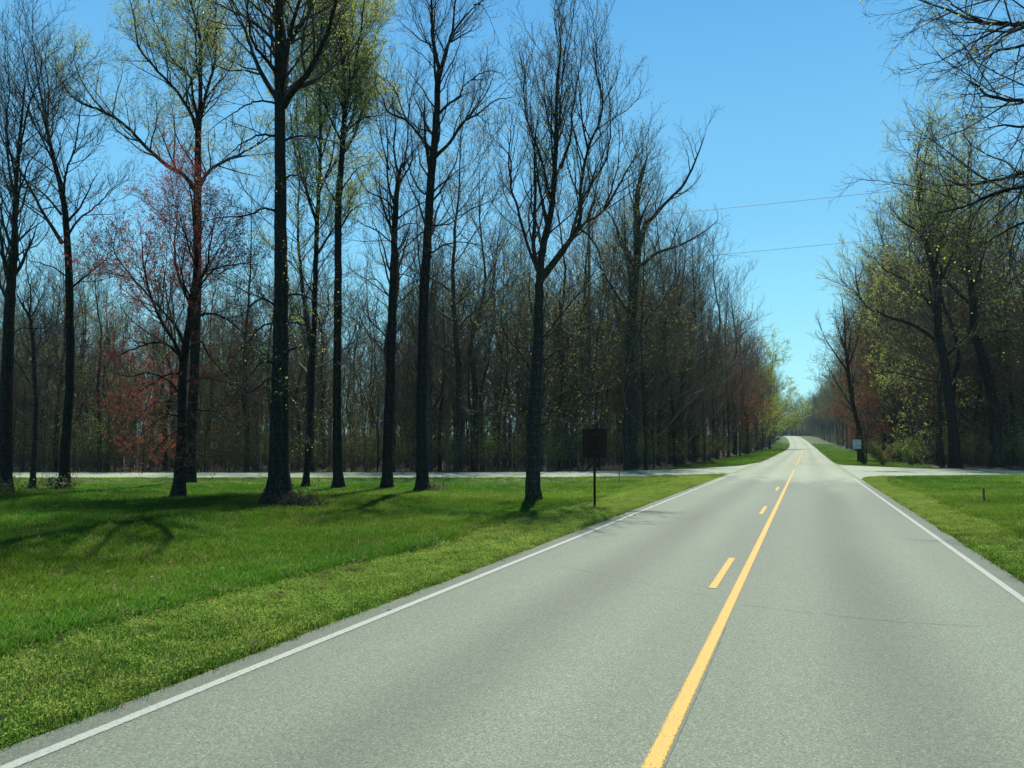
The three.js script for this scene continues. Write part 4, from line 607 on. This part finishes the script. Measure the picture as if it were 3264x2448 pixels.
put('red', 'roadR', 37.4, 93, 13, { label: 'red budded tree behind the tree at the white sign', wide: 1.1 });
put('red', 'roadR', 36.4, 88.5, 8, { label: 'low red sapling between the white sign and the wood' });
put('budding', 'right', 41.5, 88, 14.5, { v: 0, wide: 1.6, label: 'spreading lime budded tree behind the white sign' });
put('rust', 'right', 41, 76, 17.5, { label: 'rusty orange budding tree between the two big roadside oaks', wide: 1.5 });
put('rust', 'right', 46, 84, 20, { label: 'tall rust budded tree behind the thick forked oak' });
put('budding', 'right', 47, 78, 17, { v: 0, wide: 1.3 });
put('bare', 'right', 37.2, 72.5, 24, { v: 2, label: 'dark trunk standing close behind the leaning oak' });
put('budding', 'left', -30, 64, 12, { v: 0, wide: 1.2 }); put('budding', 'left', -24, 66, 13, { v: 1, wide: 1.2 }); put('budding', 'left', -18.5, 66, 14.5, { v: 0, wide: 1.3 });
const count = { bare: 0, pole: 0 };
function fill(zone, n, pick, mix, hgt, gap) { let tries = 0; for (let k = 0; k < n && tries < n * 30;) { tries++; const [x, Z] = pick(); if (onPavement(x, -Z, 1.3) || !clearOf(x, -Z, gap)) continue; const [s, t] = toST(x, -Z); if (s > -10 && s < 9.4 && t < 585) continue; if (!beyond(x, Z)) continue; const u = RW(); let acc = 0, kd = 'bare'; for (const q in mix) { acc += mix[q]; if (u < acc) { kd = q; break; } } stand.push([x, -Z]); wood(kd, zone, x, -Z, hgt(x, Z, kd)); k++; } }
// wood behind the side road: smaller towards the far left, taller near the main road
const leftH = (x, Z, k) => (k === 'pole' ? .62 : k === 'red' || k === 'rust' ? .8 : 1) * lerp(14, 21, smooth(-24, 6, x)) * (.7 + .5 * RW());
const ray = (u0, u1, z0, z1, pw = 1.3) => () => { const Z = lerp(z0, z1, Math.pow(RW(), pw)); return [lerp(u0, u1, RW()) * Z, Z]; };
fill('left', 155, ray(-.80, .2, 58.3, 98), { bare: .54, budding: .22, rust: .03, red: .01, pole: .20 }, leftH, 1.5);
fill('left', 150, ray(-.78, .2, 57.8, 82), { pole: 1 }, (x, Z, k) => leftH(x, Z, k) * 1.1, .7);
fill('left', 60, ray(-.7, .2, 60, 92, 1), { bare: .7, budding: .3 }, leftH, 1.3);
// walls of trees along the main road
const wall = (side, t0, t1, d0, d1) => () => { const t = lerp(t0, t1, Math.pow(RW(), 1.5)), s = side * lerp(d0, d1, Math.pow(RW(), 1.6)); const [x, z] = toXZ(s, t); return [x, -z]; };
const tall = (x, Z, k) => (k === 'pole' ? .5 : k === 'red' || k === 'rust' ? .72 : 1) * (20 + 9 * RW());
fill('roadL', 95, wall(-1, 84, 330, 10.3, 26), { bare: .66, budding: .14, rust: .05, red: .02, pole: .13 }, tall, 1.8);
fill('roadR', 85, wall(1, 92, 330, 9.8, 26), { bare: .62, budding: .16, rust: .08, red: .02, pole: .12 }, tall, 1.8);
fill('roadR', 34, wall(1, 92, 200, 9.8, 19), { bare: .6, budding: .3, rust: .1 }, (x, Z, k) => (k === 'rust' ? .75 : 1) * (25 + 6 * RW()), 1.4);
fill('right', 75, ray(.44, .72, 66, 125), { bare: .38, budding: .28, rust: .19, red: .01, pole: .14 }, (x, Z, k) => tall(x, Z, k) * .93, 1.8);
{ // the far bend is closed by trees on the outside of the curve
  let k = 0; while (k < 120) { const t = 598 + RW() * 100, s = lerp(-30, 50, RW()), q = toXZ(s, t), c = bend(t); const off = s; if (off > -9 && off < 8 && t < 625) continue; if (!clearOf(q[0], q[1], 3)) continue; void c; stand.push(q); wood(RW() < .3 ? 'bare' : RW() < .45 ? 'budding' : 'green', 'end', q[0], q[1], 19 + 9 * RW()); k++; }
}
// the depth of the woods, where trunks can no longer be told apart
function merged(p) { const gs = []; p.traverse(c => { if (c.isMesh && c.name !== 'leaves') gs.push(c.geometry); }); return mergeGeometries(gs); }
{
  const R = rng(77), spots = [], leafy = [];
  for (let k = 0; k < 130;) { const t = lerp(300, 592, R()), side = R() < .5 ? -1 : 1, [x, z] = toXZ(side * lerp(10, 23, Math.pow(R(), 1.5)), t); if (!clearOf(x, z, 2.2)) continue; stand.push([x, z]); (k % 5 < 2 ? leafy : spots).push([x, z, 20 + 8 * R()]); k++; }
  for (let k = 0; k < 60;) { const Z = lerp(90, 135, R()), x = lerp(-.82, .24, R()) * Z; if (!clearOf(x, -Z, 1.8) || toST(x, -Z)[0] > -12) continue; stand.push([x, -Z]); (k % 5 ? spots : leafy).push([x, -Z, lerp(13, 20, smooth(-24, 6, x)) * (.8 + .4 * R())]); k++; }
  while (spots.length < 830) { const b = R(); let x, Z; if (b < .42) { Z = lerp(96, 240, Math.pow(R(), 1.2)); x = lerp(-.85, .26, R()) * Z; } else if (b < .66) { Z = lerp(110, 230, R()); x = lerp(.5, .8, R()) * Z; } else { const t = lerp(120, 620, R()), s = (R() < .5 ? -1 : 1) * lerp(24, 60, R()), q = toXZ(s, t); x = q[0]; Z = -q[1]; } const [s, t] = toST(x, -Z); if (Math.abs(s) < 22 || !clearOf(x, -Z, 2)) continue; spots.push([x, -Z, 0]); }
  const kinds = [[PROTO.bare[0], TWIG.deep], [PROTO.bare[1], TWIG.deep], [PROTO.pole[0], TWIG.deep]];
  const woodObj = kind(new THREE.Group(), 'stuff'); woodObj.name = 'deep_woodland'; tag(woodObj, 'grey brown mass of bare trees deep in the woods', 'woodland'); scene.add(woodObj);
  kinds.forEach(([p, m], n) => { const mine = spots.filter((_, i) => i % 3 === n), im = new THREE.InstancedMesh(merged(p), m, mine.length), M = new THREE.Matrix4(), Q = new THREE.Quaternion(); im.name = 'tree_mass'; kind(im, 'stuff'); mine.forEach(([x, z, tall], i) => { const far = z < -140 && x < 20; const f = tall ? tall / p.userData.height : (far ? 15 + 5 * R() : 16 + 8 * R()) / p.userData.height * (n === 2 ? .75 : 1) * (x < 15 ? .9 : 1); M.compose(new THREE.Vector3(x, groundY(x, z), z), Q.setFromAxisAngle(new THREE.Vector3(0, 1, 0), R() * 6.28), new THREE.Vector3(f, f, f)); im.setMatrixAt(i, M); }); im.castShadow = im.receiveShadow = true; woodObj.add(im); });
  const b = PROTO.budding[0], leafG = b.children.find(c => c.name === 'leaves').geometry, ms = leafy.map(([x, z, h]) => { const f = h / b.userData.height; return new THREE.Matrix4().compose(new THREE.Vector3(x, groundY(x, z), z), new THREE.Quaternion().setFromAxisAngle(new THREE.Vector3(0, 1, 0), R() * 6.28), new THREE.Vector3(f, f, f)); });
  for (const [g, m, nm] of [[merged(b), TWIG.grey, 'tree_mass'], [leafG, LEAF.pale, 'leaf_mass']]) { const im = new THREE.InstancedMesh(g, m, ms.length); im.name = nm; kind(im, 'stuff'); ms.forEach((q, i) => im.setMatrixAt(i, q)); im.castShadow = im.receiveShadow = true; woodObj.add(im); }
}
// ---- undergrowth: thickets of thin stems at the foot of the woods
function thicket(seed, h, n, leafN, leafSize) { const R = rng(seed), G = new Geo(), F = new Geo(); for (let k = 0; k < n; k++) { const a = R() * 6.28, q = R() * .7, P = wander([Math.cos(a) * q, -.1, Math.sin(a) * q], norm([(R() - .5) * .7, 1, (R() - .5) * .7]), h * (.5 + .6 * R()), 5, R, .2, .35); G.tube(P, [.013, .012, .010, .008, .006, .003], 3); for (let j = 0; j < 9; j++) { const [o, d] = at(P, .25 + .74 * R()); const t = G.twig(o, fork(d, .7, R), .3 + .5 * R(), .006, [(R() - .5) * .5, .2, (R() - .5) * .5]); for (let i = 0; i < leafN; i++) { const dd = norm([R() - .5, R() - .4, R() - .5]); F.leaf([t[0] + (R() - .5) * .3, t[1] + (R() - .5) * .3, t[2] + (R() - .5) * .3], dd, fork(dd, 1.57, R), leafSize * (.6 + .8 * R()), leafSize * .35); } } } return [G.build(), F.empty ? null : F.build()]; }
{
  const R = rng(909), under = kind(new THREE.Group(), 'stuff'); under.name = 'undergrowth'; tag(under, 'tangled brushwood and young leaves on the floor of the woods', 'undergrowth'); scene.add(under);
  const sets = [[thicket(1, 3.4, 6, 2, .08), LEAF.olive, TWIG.brown, 750], [thicket(2, 2.4, 7, 3, .08), LEAF.green, TWIG.grey, 520], [thicket(3, 5.4, 6, 1, .08), LEAF.pale, TWIG.grey, 700], [thicket(4, 1.5, 8, 0, .09), LEAF.rust, TWIG.warm, 400]];
  const farBrush = []; { const Q = new THREE.Quaternion(); for (let k = 0; k < 420; k++) { const t = lerp(585, 720, R()), s = lerp(-26, 46, R()); if (s > -9.5 && s < 9 && t < 640) continue; const [x, z] = toXZ(s, t), q = 1.6 + 1.2 * R(); farBrush.push(new THREE.Matrix4().compose(new THREE.Vector3(x, groundY(x, z) - .3, z), Q.setFromAxisAngle(new THREE.Vector3(0, 1, 0), R() * 6.28), new THREE.Vector3(q * 1.3, q, q * 1.3))); } }
  for (const [[g, f], lm, tm, n] of sets) {
    const M = [], Q = new THREE.Quaternion();
    let guard = 0; while (M.length < n && guard++ < n * 40) { const b = R(); let x, z; if (b < .5) { const Z = lerp(57.6, 120, Math.pow(R(), 1.7)); x = lerp(-.7, .24, R()) * Z; z = -Z; } else if (b < .62) { const Z = lerp(60, 120, Math.pow(R(), 1.7)); x = lerp(.44, .74, R()) * Z; z = -Z; } else { const t = lerp(84, 520, Math.pow(R(), 1.6)), s = (R() < .5 ? -1 : 1) * lerp(9.5, 24, Math.pow(R(), 1.6)); [x, z] = toXZ(s, t); } if (onPavement(x, z, 1.2) || !beyond(x, -z) || isGrass(x, z) && R() < .93) continue; const k = .7 + .6 * R(); M.push(new THREE.Matrix4().compose(new THREE.Vector3(x, groundY(x, z), z), Q.setFromAxisAngle(new THREE.Vector3(0, 1, 0), R() * 6.28), new THREE.Vector3(k, k * (.8 + .4 * R()), k))); }
    M.push(...farBrush.filter((_, i) => i % 2 === (n > 600 ? 0 : 1) && n !== 400));
    for (const [geo, mat, nm] of [[g, tm, 'brush_stems'], [f, lm, 'brush_leaves']]) { if (!geo) continue; const im = new THREE.InstancedMesh(geo, mat, M.length); im.name = nm; kind(im, 'stuff'); M.forEach((m, i) => im.setMatrixAt(i, m)); im.castShadow = im.receiveShadow = true; under.add(im); }
  }
}
// ---- green shrubs at the side road
function shrub(name, label, x, Z, h, w, mat, seed, group) { const R = rng(seed), o = thing(name, label, 'shrub', x, groundY(x, -Z) - .05, -Z, 0, group), G = new Geo(), F = new Geo(); for (let k = 0; k < 16; k++) { const a = R() * 6.28, P = wander([(R() - .5) * .3, 0, (R() - .5) * .3], norm([Math.cos(a) * .6 * w / h, 1, Math.sin(a) * .6 * w / h]), h * (.6 + .45 * R()), 5, R, .1, .35); G.tube(P, [.022, .019, .016, .012, .008, .004], 4); for (let j = 0; j < 20; j++) { const [q, d] = at(P, .12 + .87 * R()), t = G.twig(q, fork(d, .8, R), .25 + .4 * R(), .006, [(R() - .5) * .5, .1, (R() - .5) * .5]); for (let i = 0; i < 7; i++) { const dd = norm([R() - .5, R() - .4, R() - .5]); F.leaf([t[0] + (R() - .5) * .35, t[1] + (R() - .5) * .35, t[2] + (R() - .5) * .35], dd, fork(dd, 1.57, R), .10 * (.6 + .8 * R()), .04); } } } kind(mesh('stems', G.build(), TWIG.brown, o), 'stuff'); kind(mesh('leaves', F.build(), mat, o), 'stuff'); return o; }
shrub('green_shrub', 'leafy green shrub between the two roadside oaks', 37.9, 73.6, 3.1, 2.6, LEAF.bush, 1); shrub('green_shrub', 'large green shrub behind the thin post', 35.2, 76, 3.0, 3, LEAF.bush, 2); shrub('green_shrub', 'olive green shrub towards the white sign from the thin post', 33.2, 77, 2.6, 2.6, LEAF.olive, 3); shrub('green_shrub', 'green shrub past the forked oak on the side road', 41.6, 73, 2.4, 2.4, LEAF.bush, 4);
{ const q = toXZ(-9.8, 152), r = toXZ(-10.2, 168); shrub('dark_shrub', 'dark green bush at the wood edge before the diamond sign', q[0], -q[1], 3.4, 2.8, LEAF.deep, 5); shrub('dark_shrub', 'taller dark green bush nearer the diamond sign at the wood edge', r[0], -r[1], 4.4, 3, LEAF.deep, 6); }

// ---------------------------------------------------------------- signs, posts, wires
const paint = (r, g, b, ro = .6, me = 0) => new THREE.MeshStandardMaterial({ color: lin(r, g, b), roughness: ro, metalness: me });
const matt = (r, g, b) => new THREE.MeshPhysicalMaterial({ color: lin(r, g, b), roughness: .9, specularIntensity: .15 });
const M = { brown: matt(.032, .017, .012), brownPost: matt(.03, .014, .010), steel: paint(.22, .23, .23, .5, .6), dark: paint(.03, .032, .032, .6), white: paint(.62, .66, .63, .5), ink: paint(.03, .035, .035, .7), red: paint(.22, .045, .03, .6), wood: paint(.13, .10, .075, .9), wire: paint(.03, .03, .035, .6), glass: paint(.12, .09, .07, .3) };
const box = (w, h, d, x = 0, y = 0, z = 0) => { const g = new THREE.BoxGeometry(w, h, d); g.translate(x, y, z); return g; };
function plate(w, h, d, r) { const s = new THREE.Shape(), a = w / 2 - r, b = h / 2 - r; s.moveTo(-a, -h / 2); s.lineTo(a, -h / 2); s.absarc(a, -b, r, -Math.PI / 2, 0); s.lineTo(w / 2, b); s.absarc(a, b, r, 0, Math.PI / 2); s.lineTo(-a, h / 2); s.absarc(-a, b, r, Math.PI / 2, Math.PI); s.lineTo(-w / 2, -b); s.absarc(-a, -b, r, Math.PI, Math.PI * 1.5); const g = new THREE.ExtrudeGeometry(s, { depth: d, bevelEnabled: false, curveSegments: 4 }); g.translate(0, 0, -d / 2); return g; }
const uPost = (h, w = .06) => mergeGeometries([box(w, h, .006, 0, h / 2 - .15, 0), box(.006, h, .03, -w / 2 + .003, h / 2 - .15, -.018), box(.006, h, .03, w / 2 - .003, h / 2 - .15, -.018)]);
{ // back of a brown park sign on the lawn
  const x = 2.42, z = -25.3, y = groundY(x, z), o = thing('brown_sign', 'brown road sign seen from the back, on one post in the lawn', 'sign', x, y, z, -A + .10);
  mesh('post', box(.065, 2.5, .065, 0, 1.08, 0), M.brownPost, o);
  const b = plate(.72, .86, .012, .04); b.translate(.0, 1.88, -.042); mesh('sign_board', b, M.brown, o);
  for (const yy of [1.62, 2.14]) { const bolt = new THREE.CylinderGeometry(.011, .011, .012, 8); bolt.rotateX(Math.PI / 2); bolt.translate(0, yy, .038); mesh('bolt', bolt, M.steel, o); }
}
{ const x = 5.59, z = -44.9, y = groundY(x, z), o = thing('road_sign', 'road sign turned edge on beside the side road, on a slim post', 'sign', x, y, z, Math.PI / 2 - .12); const g = uPost(2.65, .055); mesh('post', g, M.dark, o); const s = new THREE.Shape(); for (let k = 0; k < 8; k++) { const a = (k + .5) * Math.PI / 4, p = [Math.cos(a) * .37, Math.sin(a) * .37]; k ? s.lineTo(...p) : s.moveTo(...p); } const e = new THREE.ExtrudeGeometry(s, { depth: .004, bevelEnabled: false }); e.translate(0, 2.1, .004); mesh('sign_plate', e, M.dark, o); }
{ // small white notice by the far corner
  const x = 32.94, z = -82.2, y = groundY(x, z), o = thing('white_sign', 'white notice with rows of dark lettering on a post by the far corner', 'sign', x, y, z, -.12);
  mesh('post', uPost(2.4, .06), M.dark, o);
  const b = plate(.76, .86, .01, .03); b.translate(0, 1.88, .012); const board = mesh('sign_board', b, M.white, o);
  // the lettering is too small in the photograph to be read: four rows of dark strokes of that length and weight
  const R = rng(5), rows = [[2.19, -.30, .30, .075], [2.02, -.05, .11, .06], [1.76, -.29, .28, .075], [1.62, -.29, .05, .075], [1.62, .13, .29, .075]];
  for (const [yy, a, c, h] of rows) { const gs = []; for (let q = a; q < c; q += .066) { gs.push(box(.013, h, .002, q, yy, 0)); if (R() < .6) gs.push(box(.036, .013, .002, q + .018, yy + (R() < .5 ? 1 : -1) * (h / 2 - .007), 0)); if (R() < .6) gs.push(box(.013, h * .9, .002, q + .036, yy, .0006)); } const g = mergeGeometries(gs); g.translate(0, 0, .0195); kind(mesh('lettering', g, M.ink, board), 'stuff'); }
}
{ const [x, z] = toXZ(-8.2, 312), y = groundY(x, z), o = thing('diamond_sign', 'small diamond warning sign seen from the back on the far verge', 'sign', x, y, z, -A); mesh('post', uPost(2.5, .07), M.steel, o); const b = plate(.66, .66, .006, .04); b.rotateZ(Math.PI / 4); b.translate(0, 2.0, -.045); mesh('sign_plate', b, M.dark, o); }
{ const x = 14.66, z = -26.86, y = groundY(x, z), o = thing('marker_stake', 'short dark stake with a reddish top standing in the grass', 'stake', x, y, z, .3); mesh('stake', box(.05, .46, .03, 0, .12, 0), M.dark, o); const c = box(.054, .13, .034, 0, .41, 0); mesh('cap', c, M.red, o); }
{ const x = 34.4, z = -71.0, y = groundY(x, z), o = thing('thin_post', 'thin dark sign post seen edge on beside the leaning oak', 'post', x, y, z, 1.5); mesh('post', uPost(2.35, .06), M.dark, o); mesh('sign_plate', (() => { const g = plate(.45, .45, .004, .03); g.translate(0, 1.95, .006); return g; })(), M.dark, o); }
// utility poles hidden among the trees carry the two wires across the road
const poles = [[6.2, -68.2], [41.5, -59.8]];
poles.forEach(([x, z], i) => { const y = groundY(x, z), o = thing('utility_pole', i ? 'wooden utility pole beside the side road near the forked oak' : 'wooden utility pole inside the wood near the snag tree', 'utility pole', x, y, z, .1); const top = i ? 22 : 20.5; const g = new THREE.CylinderGeometry(.11, .17, top + .8, 12); g.translate(0, top / 2 - .4, 0); mesh('pole', g, M.wood, o); mesh('crossarm', box(.11, .12, 1.6, 0, top - .45, 0), M.wood, o); for (const yy of [top - .36, top - 4.0]) { const c = new THREE.CylinderGeometry(.045, .06, .2, 10); c.translate(0, yy + .06, .2); mesh('insulator', c, M.glass, o); } });
[[19.75, 21.4, 'upper'], [16.1, 17.9, 'lower']].forEach(([y0, y1, w]) => { const a = new THREE.Vector3(6.2, y0, -68), b = new THREE.Vector3(41.5, y1, -59.6), pts = []; for (let k = 0; k <= 24; k++) { const f = k / 24, p = a.clone().lerp(b, f); p.y -= .12 * 4 * f * (1 - f); pts.push(p); } const o = mesh('power_wire', new THREE.TubeGeometry(new THREE.CatmullRomCurve3(pts), 48, .016, 5), M.wire); tag(o, w + ' of two power wires crossing above the road', 'wire'); });

// ---------------------------------------------------------------- brush at the feet of trees
function brushPile(label, x, Z, n, w, h, seed, mats = [TWIG.dark, LEAF.dead]) { const R = rng(seed), o = thing('brush_clump', label, 'brush', x, groundY(x, -Z), -Z), G = new Geo(), F = new Geo(); for (let k = 0; k < n; k++) { const a = R() * 6.28, q = R() * w, b = [Math.cos(a) * q, .02 + R() * h * .3, Math.sin(a) * q * .7], P = wander(b, norm([R() - .5, R() * .8 * h / w, R() - .5]), .3 + .5 * R(), 3, R, 0, .6); G.tube(P, [.009, .008, .006, .003], 3); for (let i = 0; i < 3; i++) { const [e] = at(P, R()), dd = norm([R() - .5, R() - .5, R() - .5]); F.leaf(e, dd, fork(dd, 1.57, R), .07, .03); } } kind(mesh('sticks', G.build(), mats[0], o), 'stuff'); kind(mesh('dead_leaves', F.build(), mats[1], o), 'stuff'); }
brushPile('heap of dead twigs and leaves at the foot of the thickest lawn tree', -6.25, 25.0, 150, .75, .55, 3);
brushPile('weedy brush around the foot of the forked lawn tree', -18.0, 34.1, 120, .9, .8, 4, [TWIG.grey, LEAF.olive]);
brushPile('tangle of twigs at the foot of the many stemmed tree', -17.9, 30.4, 110, .9, .7, 5, [TWIG.grey, LEAF.olive]);
brushPile('few twigs at the foot of the tall forked tree', -3.0, 33.7, 50, .5, .3, 6, [TWIG.grey, LEAF.olive]);

// ---------------------------------------------------------------- grass
function tuft(seed, n, h, w, spread, lean) { const R = rng(seed), p = [], nn = [], idx = []; for (let k = 0; k < n; k++) { const a = R() * 6.28, q = Math.sqrt(R()) * spread, x = Math.cos(a) * q, z = Math.sin(a) * q, b = R() * 6.28, L = h * (.55 + .7 * R()), ln = lean * (.3 + R()), dx = Math.cos(b), dz = Math.sin(b), ww = w * (.7 + .6 * R()), px = -dz * ww, pz = dx * ww, o = p.length / 3; p.push(x - px, -.02, z - pz, x + px, -.02, z + pz, x + dx * L * ln * .35 - px * .8, L * .6, z + dz * L * ln * .35 - pz * .8, x + dx * L * ln * .35 + px * .8, L * .6, z + dz * L * ln * .35 + pz * .8, x + dx * L * ln, L * (1 - .25 * ln), z + dz * L * ln); for (let i = 0; i < 5; i++) nn.push(dx * .5, .8, dz * .5); idx.push(o, o + 1, o + 2, o + 1, o + 3, o + 2, o + 2, o + 3, o + 4); } const g = new THREE.BufferGeometry(); g.setAttribute('position', new THREE.Float32BufferAttribute(p, 3)); g.setAttribute('normal', new THREE.Float32BufferAttribute(nn, 3)); g.setIndex(idx); return g; }
function clover(seed, n, spread) { const R = rng(seed), F = new Geo(); for (let k = 0; k < n; k++) { const a = R() * 6.28, q = Math.sqrt(R()) * spread, d = norm([R() - .5, (R() - .35) * .7, R() - .5]); F.leaf([Math.cos(a) * q, .015 + .07 * R(), Math.sin(a) * q], d, fork(d, 1.57, R), .016 + .016 * R(), .008); } const g = F.build(); g.deleteAttribute('uv'); return g; }
const bladeMat = new THREE.MeshPhysicalMaterial({ color: 0xffffff, roughness: 1, specularIntensity: .05, transmission: .4, thickness: 0, side: THREE.DoubleSide });
function scatter(name, label, geos, n, pick, colour, size) {
  const R = rng(name.length * 7919 + n), lists = geos.map(() => []), Q = new THREE.Quaternion(), up = new THREE.Vector3(0, 1, 0);
  let guard = 0, got = 0; while (got < n && guard++ < n * 8) { const q = pick(R); if (!q) continue; const [x, z] = q, k = size(x, z, R); lists[Math.floor(R() * geos.length)].push([new THREE.Matrix4().compose(new THREE.Vector3(x, groundY(x, z), z), Q.setFromAxisAngle(up, R() * 6.28), new THREE.Vector3(k, k * (.75 + .5 * R()), k)), colour(x, z, R)]); got++; }
  const o = kind(new THREE.Group(), 'stuff'); o.name = name; tag(o, label, 'grass'); scene.add(o);
  geos.forEach((g, i) => { const im = new THREE.InstancedMesh(g, bladeMat, lists[i].length), c = new THREE.Color(); im.name = name + '_blades'; kind(im, 'stuff'); lists[i].forEach(([m, col], j) => { im.setMatrixAt(j, m); im.setColorAt(j, c.setRGB(...col)); }); im.castShadow = im.receiveShadow = true; o.add(im); });
}
const turf = (x, z) => isGrass(x, z) && !onPavement(x, z, .02);
const shoulder = (x, z) => { const [s, t] = toST(x, z), e = (fbm(t * .22, 3.1, 3) - .5) * 1.1; return s < 0 ? EDGE_L - s < 1.95 + e * .8 : s - EDGE_R < 1.2 + e; };
// denser near the eye, thinner with distance
const near = (u0, u1, z0, z1) => R => { const Z = z0 * Math.pow(z1 / z0, R()), w = 1 + 2.2 / Z, x = lerp(u0 * w, u1 * w, R()) * Z; return [x, -Z]; };
const grassCol = (x, z, R) => { const n = fbm(x * .16 + 4, z * .16, 3), m = fbm(x * .5, z * .5 + 9, 3), v = (.78 + .55 * R()) * (.62 + .76 * m); const y = smooth(.40, .62, n); const dry = R() < .08 ? 1 : 0; return dry ? [.19 * v, .18 * v, .07 * v] : [lerp(.040, .074, y) * v, lerp(.122, .152, y) * v, lerp(.006, .010, y) * v]; };
const G1 = [tuft(1, 22, .115, .0032, .13, .8), tuft(2, 20, .135, .0034, .14, 1.0), tuft(3, 24, .095, .003, .13, .6)];
const G2 = [tuft(4, 30, .085, .0030, .12, 1.1), tuft(5, 26, .07, .0032, .12, 1.3), tuft(14, 28, .075, .0030, .12, .9), clover(6, 60, .13)];
const GF = [tuft(8, 16, .13, .006, .24, .9), tuft(9, 14, .11, .007, .24, .9)];
scatter('lawn_grass', 'deep green spring grass of the lawn', G1, 85000, R => { const q = near(-.72, .8, 3.4, 30)(R); return turf(...q) && (R() < .3 || !shoulder(...q)) ? q : null; }, grassCol, (x, z, R) => (.55 + .45 * R() + .75 * fbm(x * .6 + 20, z * .6, 3)) * (shoulder(x, z) ? .65 : 1));
scatter('distant_lawn_grass', 'spring grass towards the side road and along the far verges', GF, 60000, R => { if (R() < .8) { const q = near(-.72, .8, 22, 58)(R); return turf(...q) && !shoulder(...q) ? q : null; } const t = lerp(60, 330, Math.pow(R(), 1.7)), s = R() < .5 ? EDGE_L - .05 - 6 * R() : EDGE_R + .05 + 7 * R(), q = toXZ(s, t); return turf(...q) ? q : null; }, (x, z, R) => grassCol(x, z, R).map(c => c * 1.2), (x, z, R) => (.6 + .4 * R()) * (-z > 80 ? 1.5 : 1));
const shoulderCol = (x, z, R) => { const v = (.8 + .5 * R()) * (.8 + .45 * fbm(x * .7, z * .7, 3)), y = fbm(x * .4 + 8, z * .4, 3); return [lerp(.185, .265, y) * v, lerp(.280, .335, y) * v, lerp(.042, .066, y) * v]; };
scatter('shoulder_grass', 'pale yellow green low grass and clover along the road edge', G2, 26000, R => { const t = -4 + 64 * Math.pow(R(), 1.8), left = R() < .72, q = toXZ(left ? EDGE_L + .04 - 3.4 * Math.pow(R(), 1.25) : EDGE_R - .04 + 1.9 * R(), t); return turf(...q) && (shoulder(...q) || R() < .22) ? q : null; }, shoulderCol, (x, z, R) => (.7 + .5 * R()) * (onPavement(x, z, .15) ? .6 : 1));
scatter('purple_weeds', 'brownish purple weeds sprinkled where mown shoulder meets lawn', [clover(12, 40, .12), tuft(13, 12, .1, .005, .1, .6)], 500, R => { const t = -2 + 34 * R(), q = toXZ(EDGE_L - 1.5 - 1.2 * R(), t); return turf(...q) && fbm(q[0] * .8, q[1] * .8, 3) > .56 ? q : null; }, (x, z, R) => [.10 * (.7 + .6 * R()), .075, .055], (x, z, R) => .7 + .5 * R());
const flowerG = (() => { const F = new Geo(), R = rng(3); for (let k = 0; k < 6; k++) { const a = k / 6 * 6.28, d = norm([Math.cos(a), .35, Math.sin(a)]); F.leaf([0, .13, 0], d, fork(d, 1.57, R), .022, .008); } const g = F.build(); g.deleteAttribute('uv'); return g; })();
scatter('white_wildflowers', 'tiny white wildflowers dotted through the lawn', [flowerG], 900, R => { const q = near(-.7, .8, 6, 52)(R); return turf(...q) && !shoulder(...q) && fbm(q[0] * .22 + 40, q[1] * .22, 3) > (q[0] > 8 ? .46 : .55) ? q : null; }, (x, z, R) => [.4, .42, .35], (x, z, R) => .5 + .4 * R());

scatter('fallen_leaves', 'dry tan leaves and bits of twig lying in the lawn', [(() => { const g = clover(31, 3, .2); g.scale(2.2, 1, 2.2); return g; })(), tuft(32, 2, .05, .006, .1, 2.5)], 1500, R => { const q = near(-.7, .8, 5, 50)(R); return turf(...q) && fbm(q[0] * .3 + 70, q[1] * .3, 3) > .47 ? q : null; }, (x, z, R) => [.20 * (.6 + .6 * R()), .145 * (.6 + .6 * R()), .07], (x, z, R) => 1 + .8 * R());

scene.fog = new THREE.FogExp2(new THREE.Color().setRGB(.55, .72, .80), .00012);
renderer.render(scene, camera);
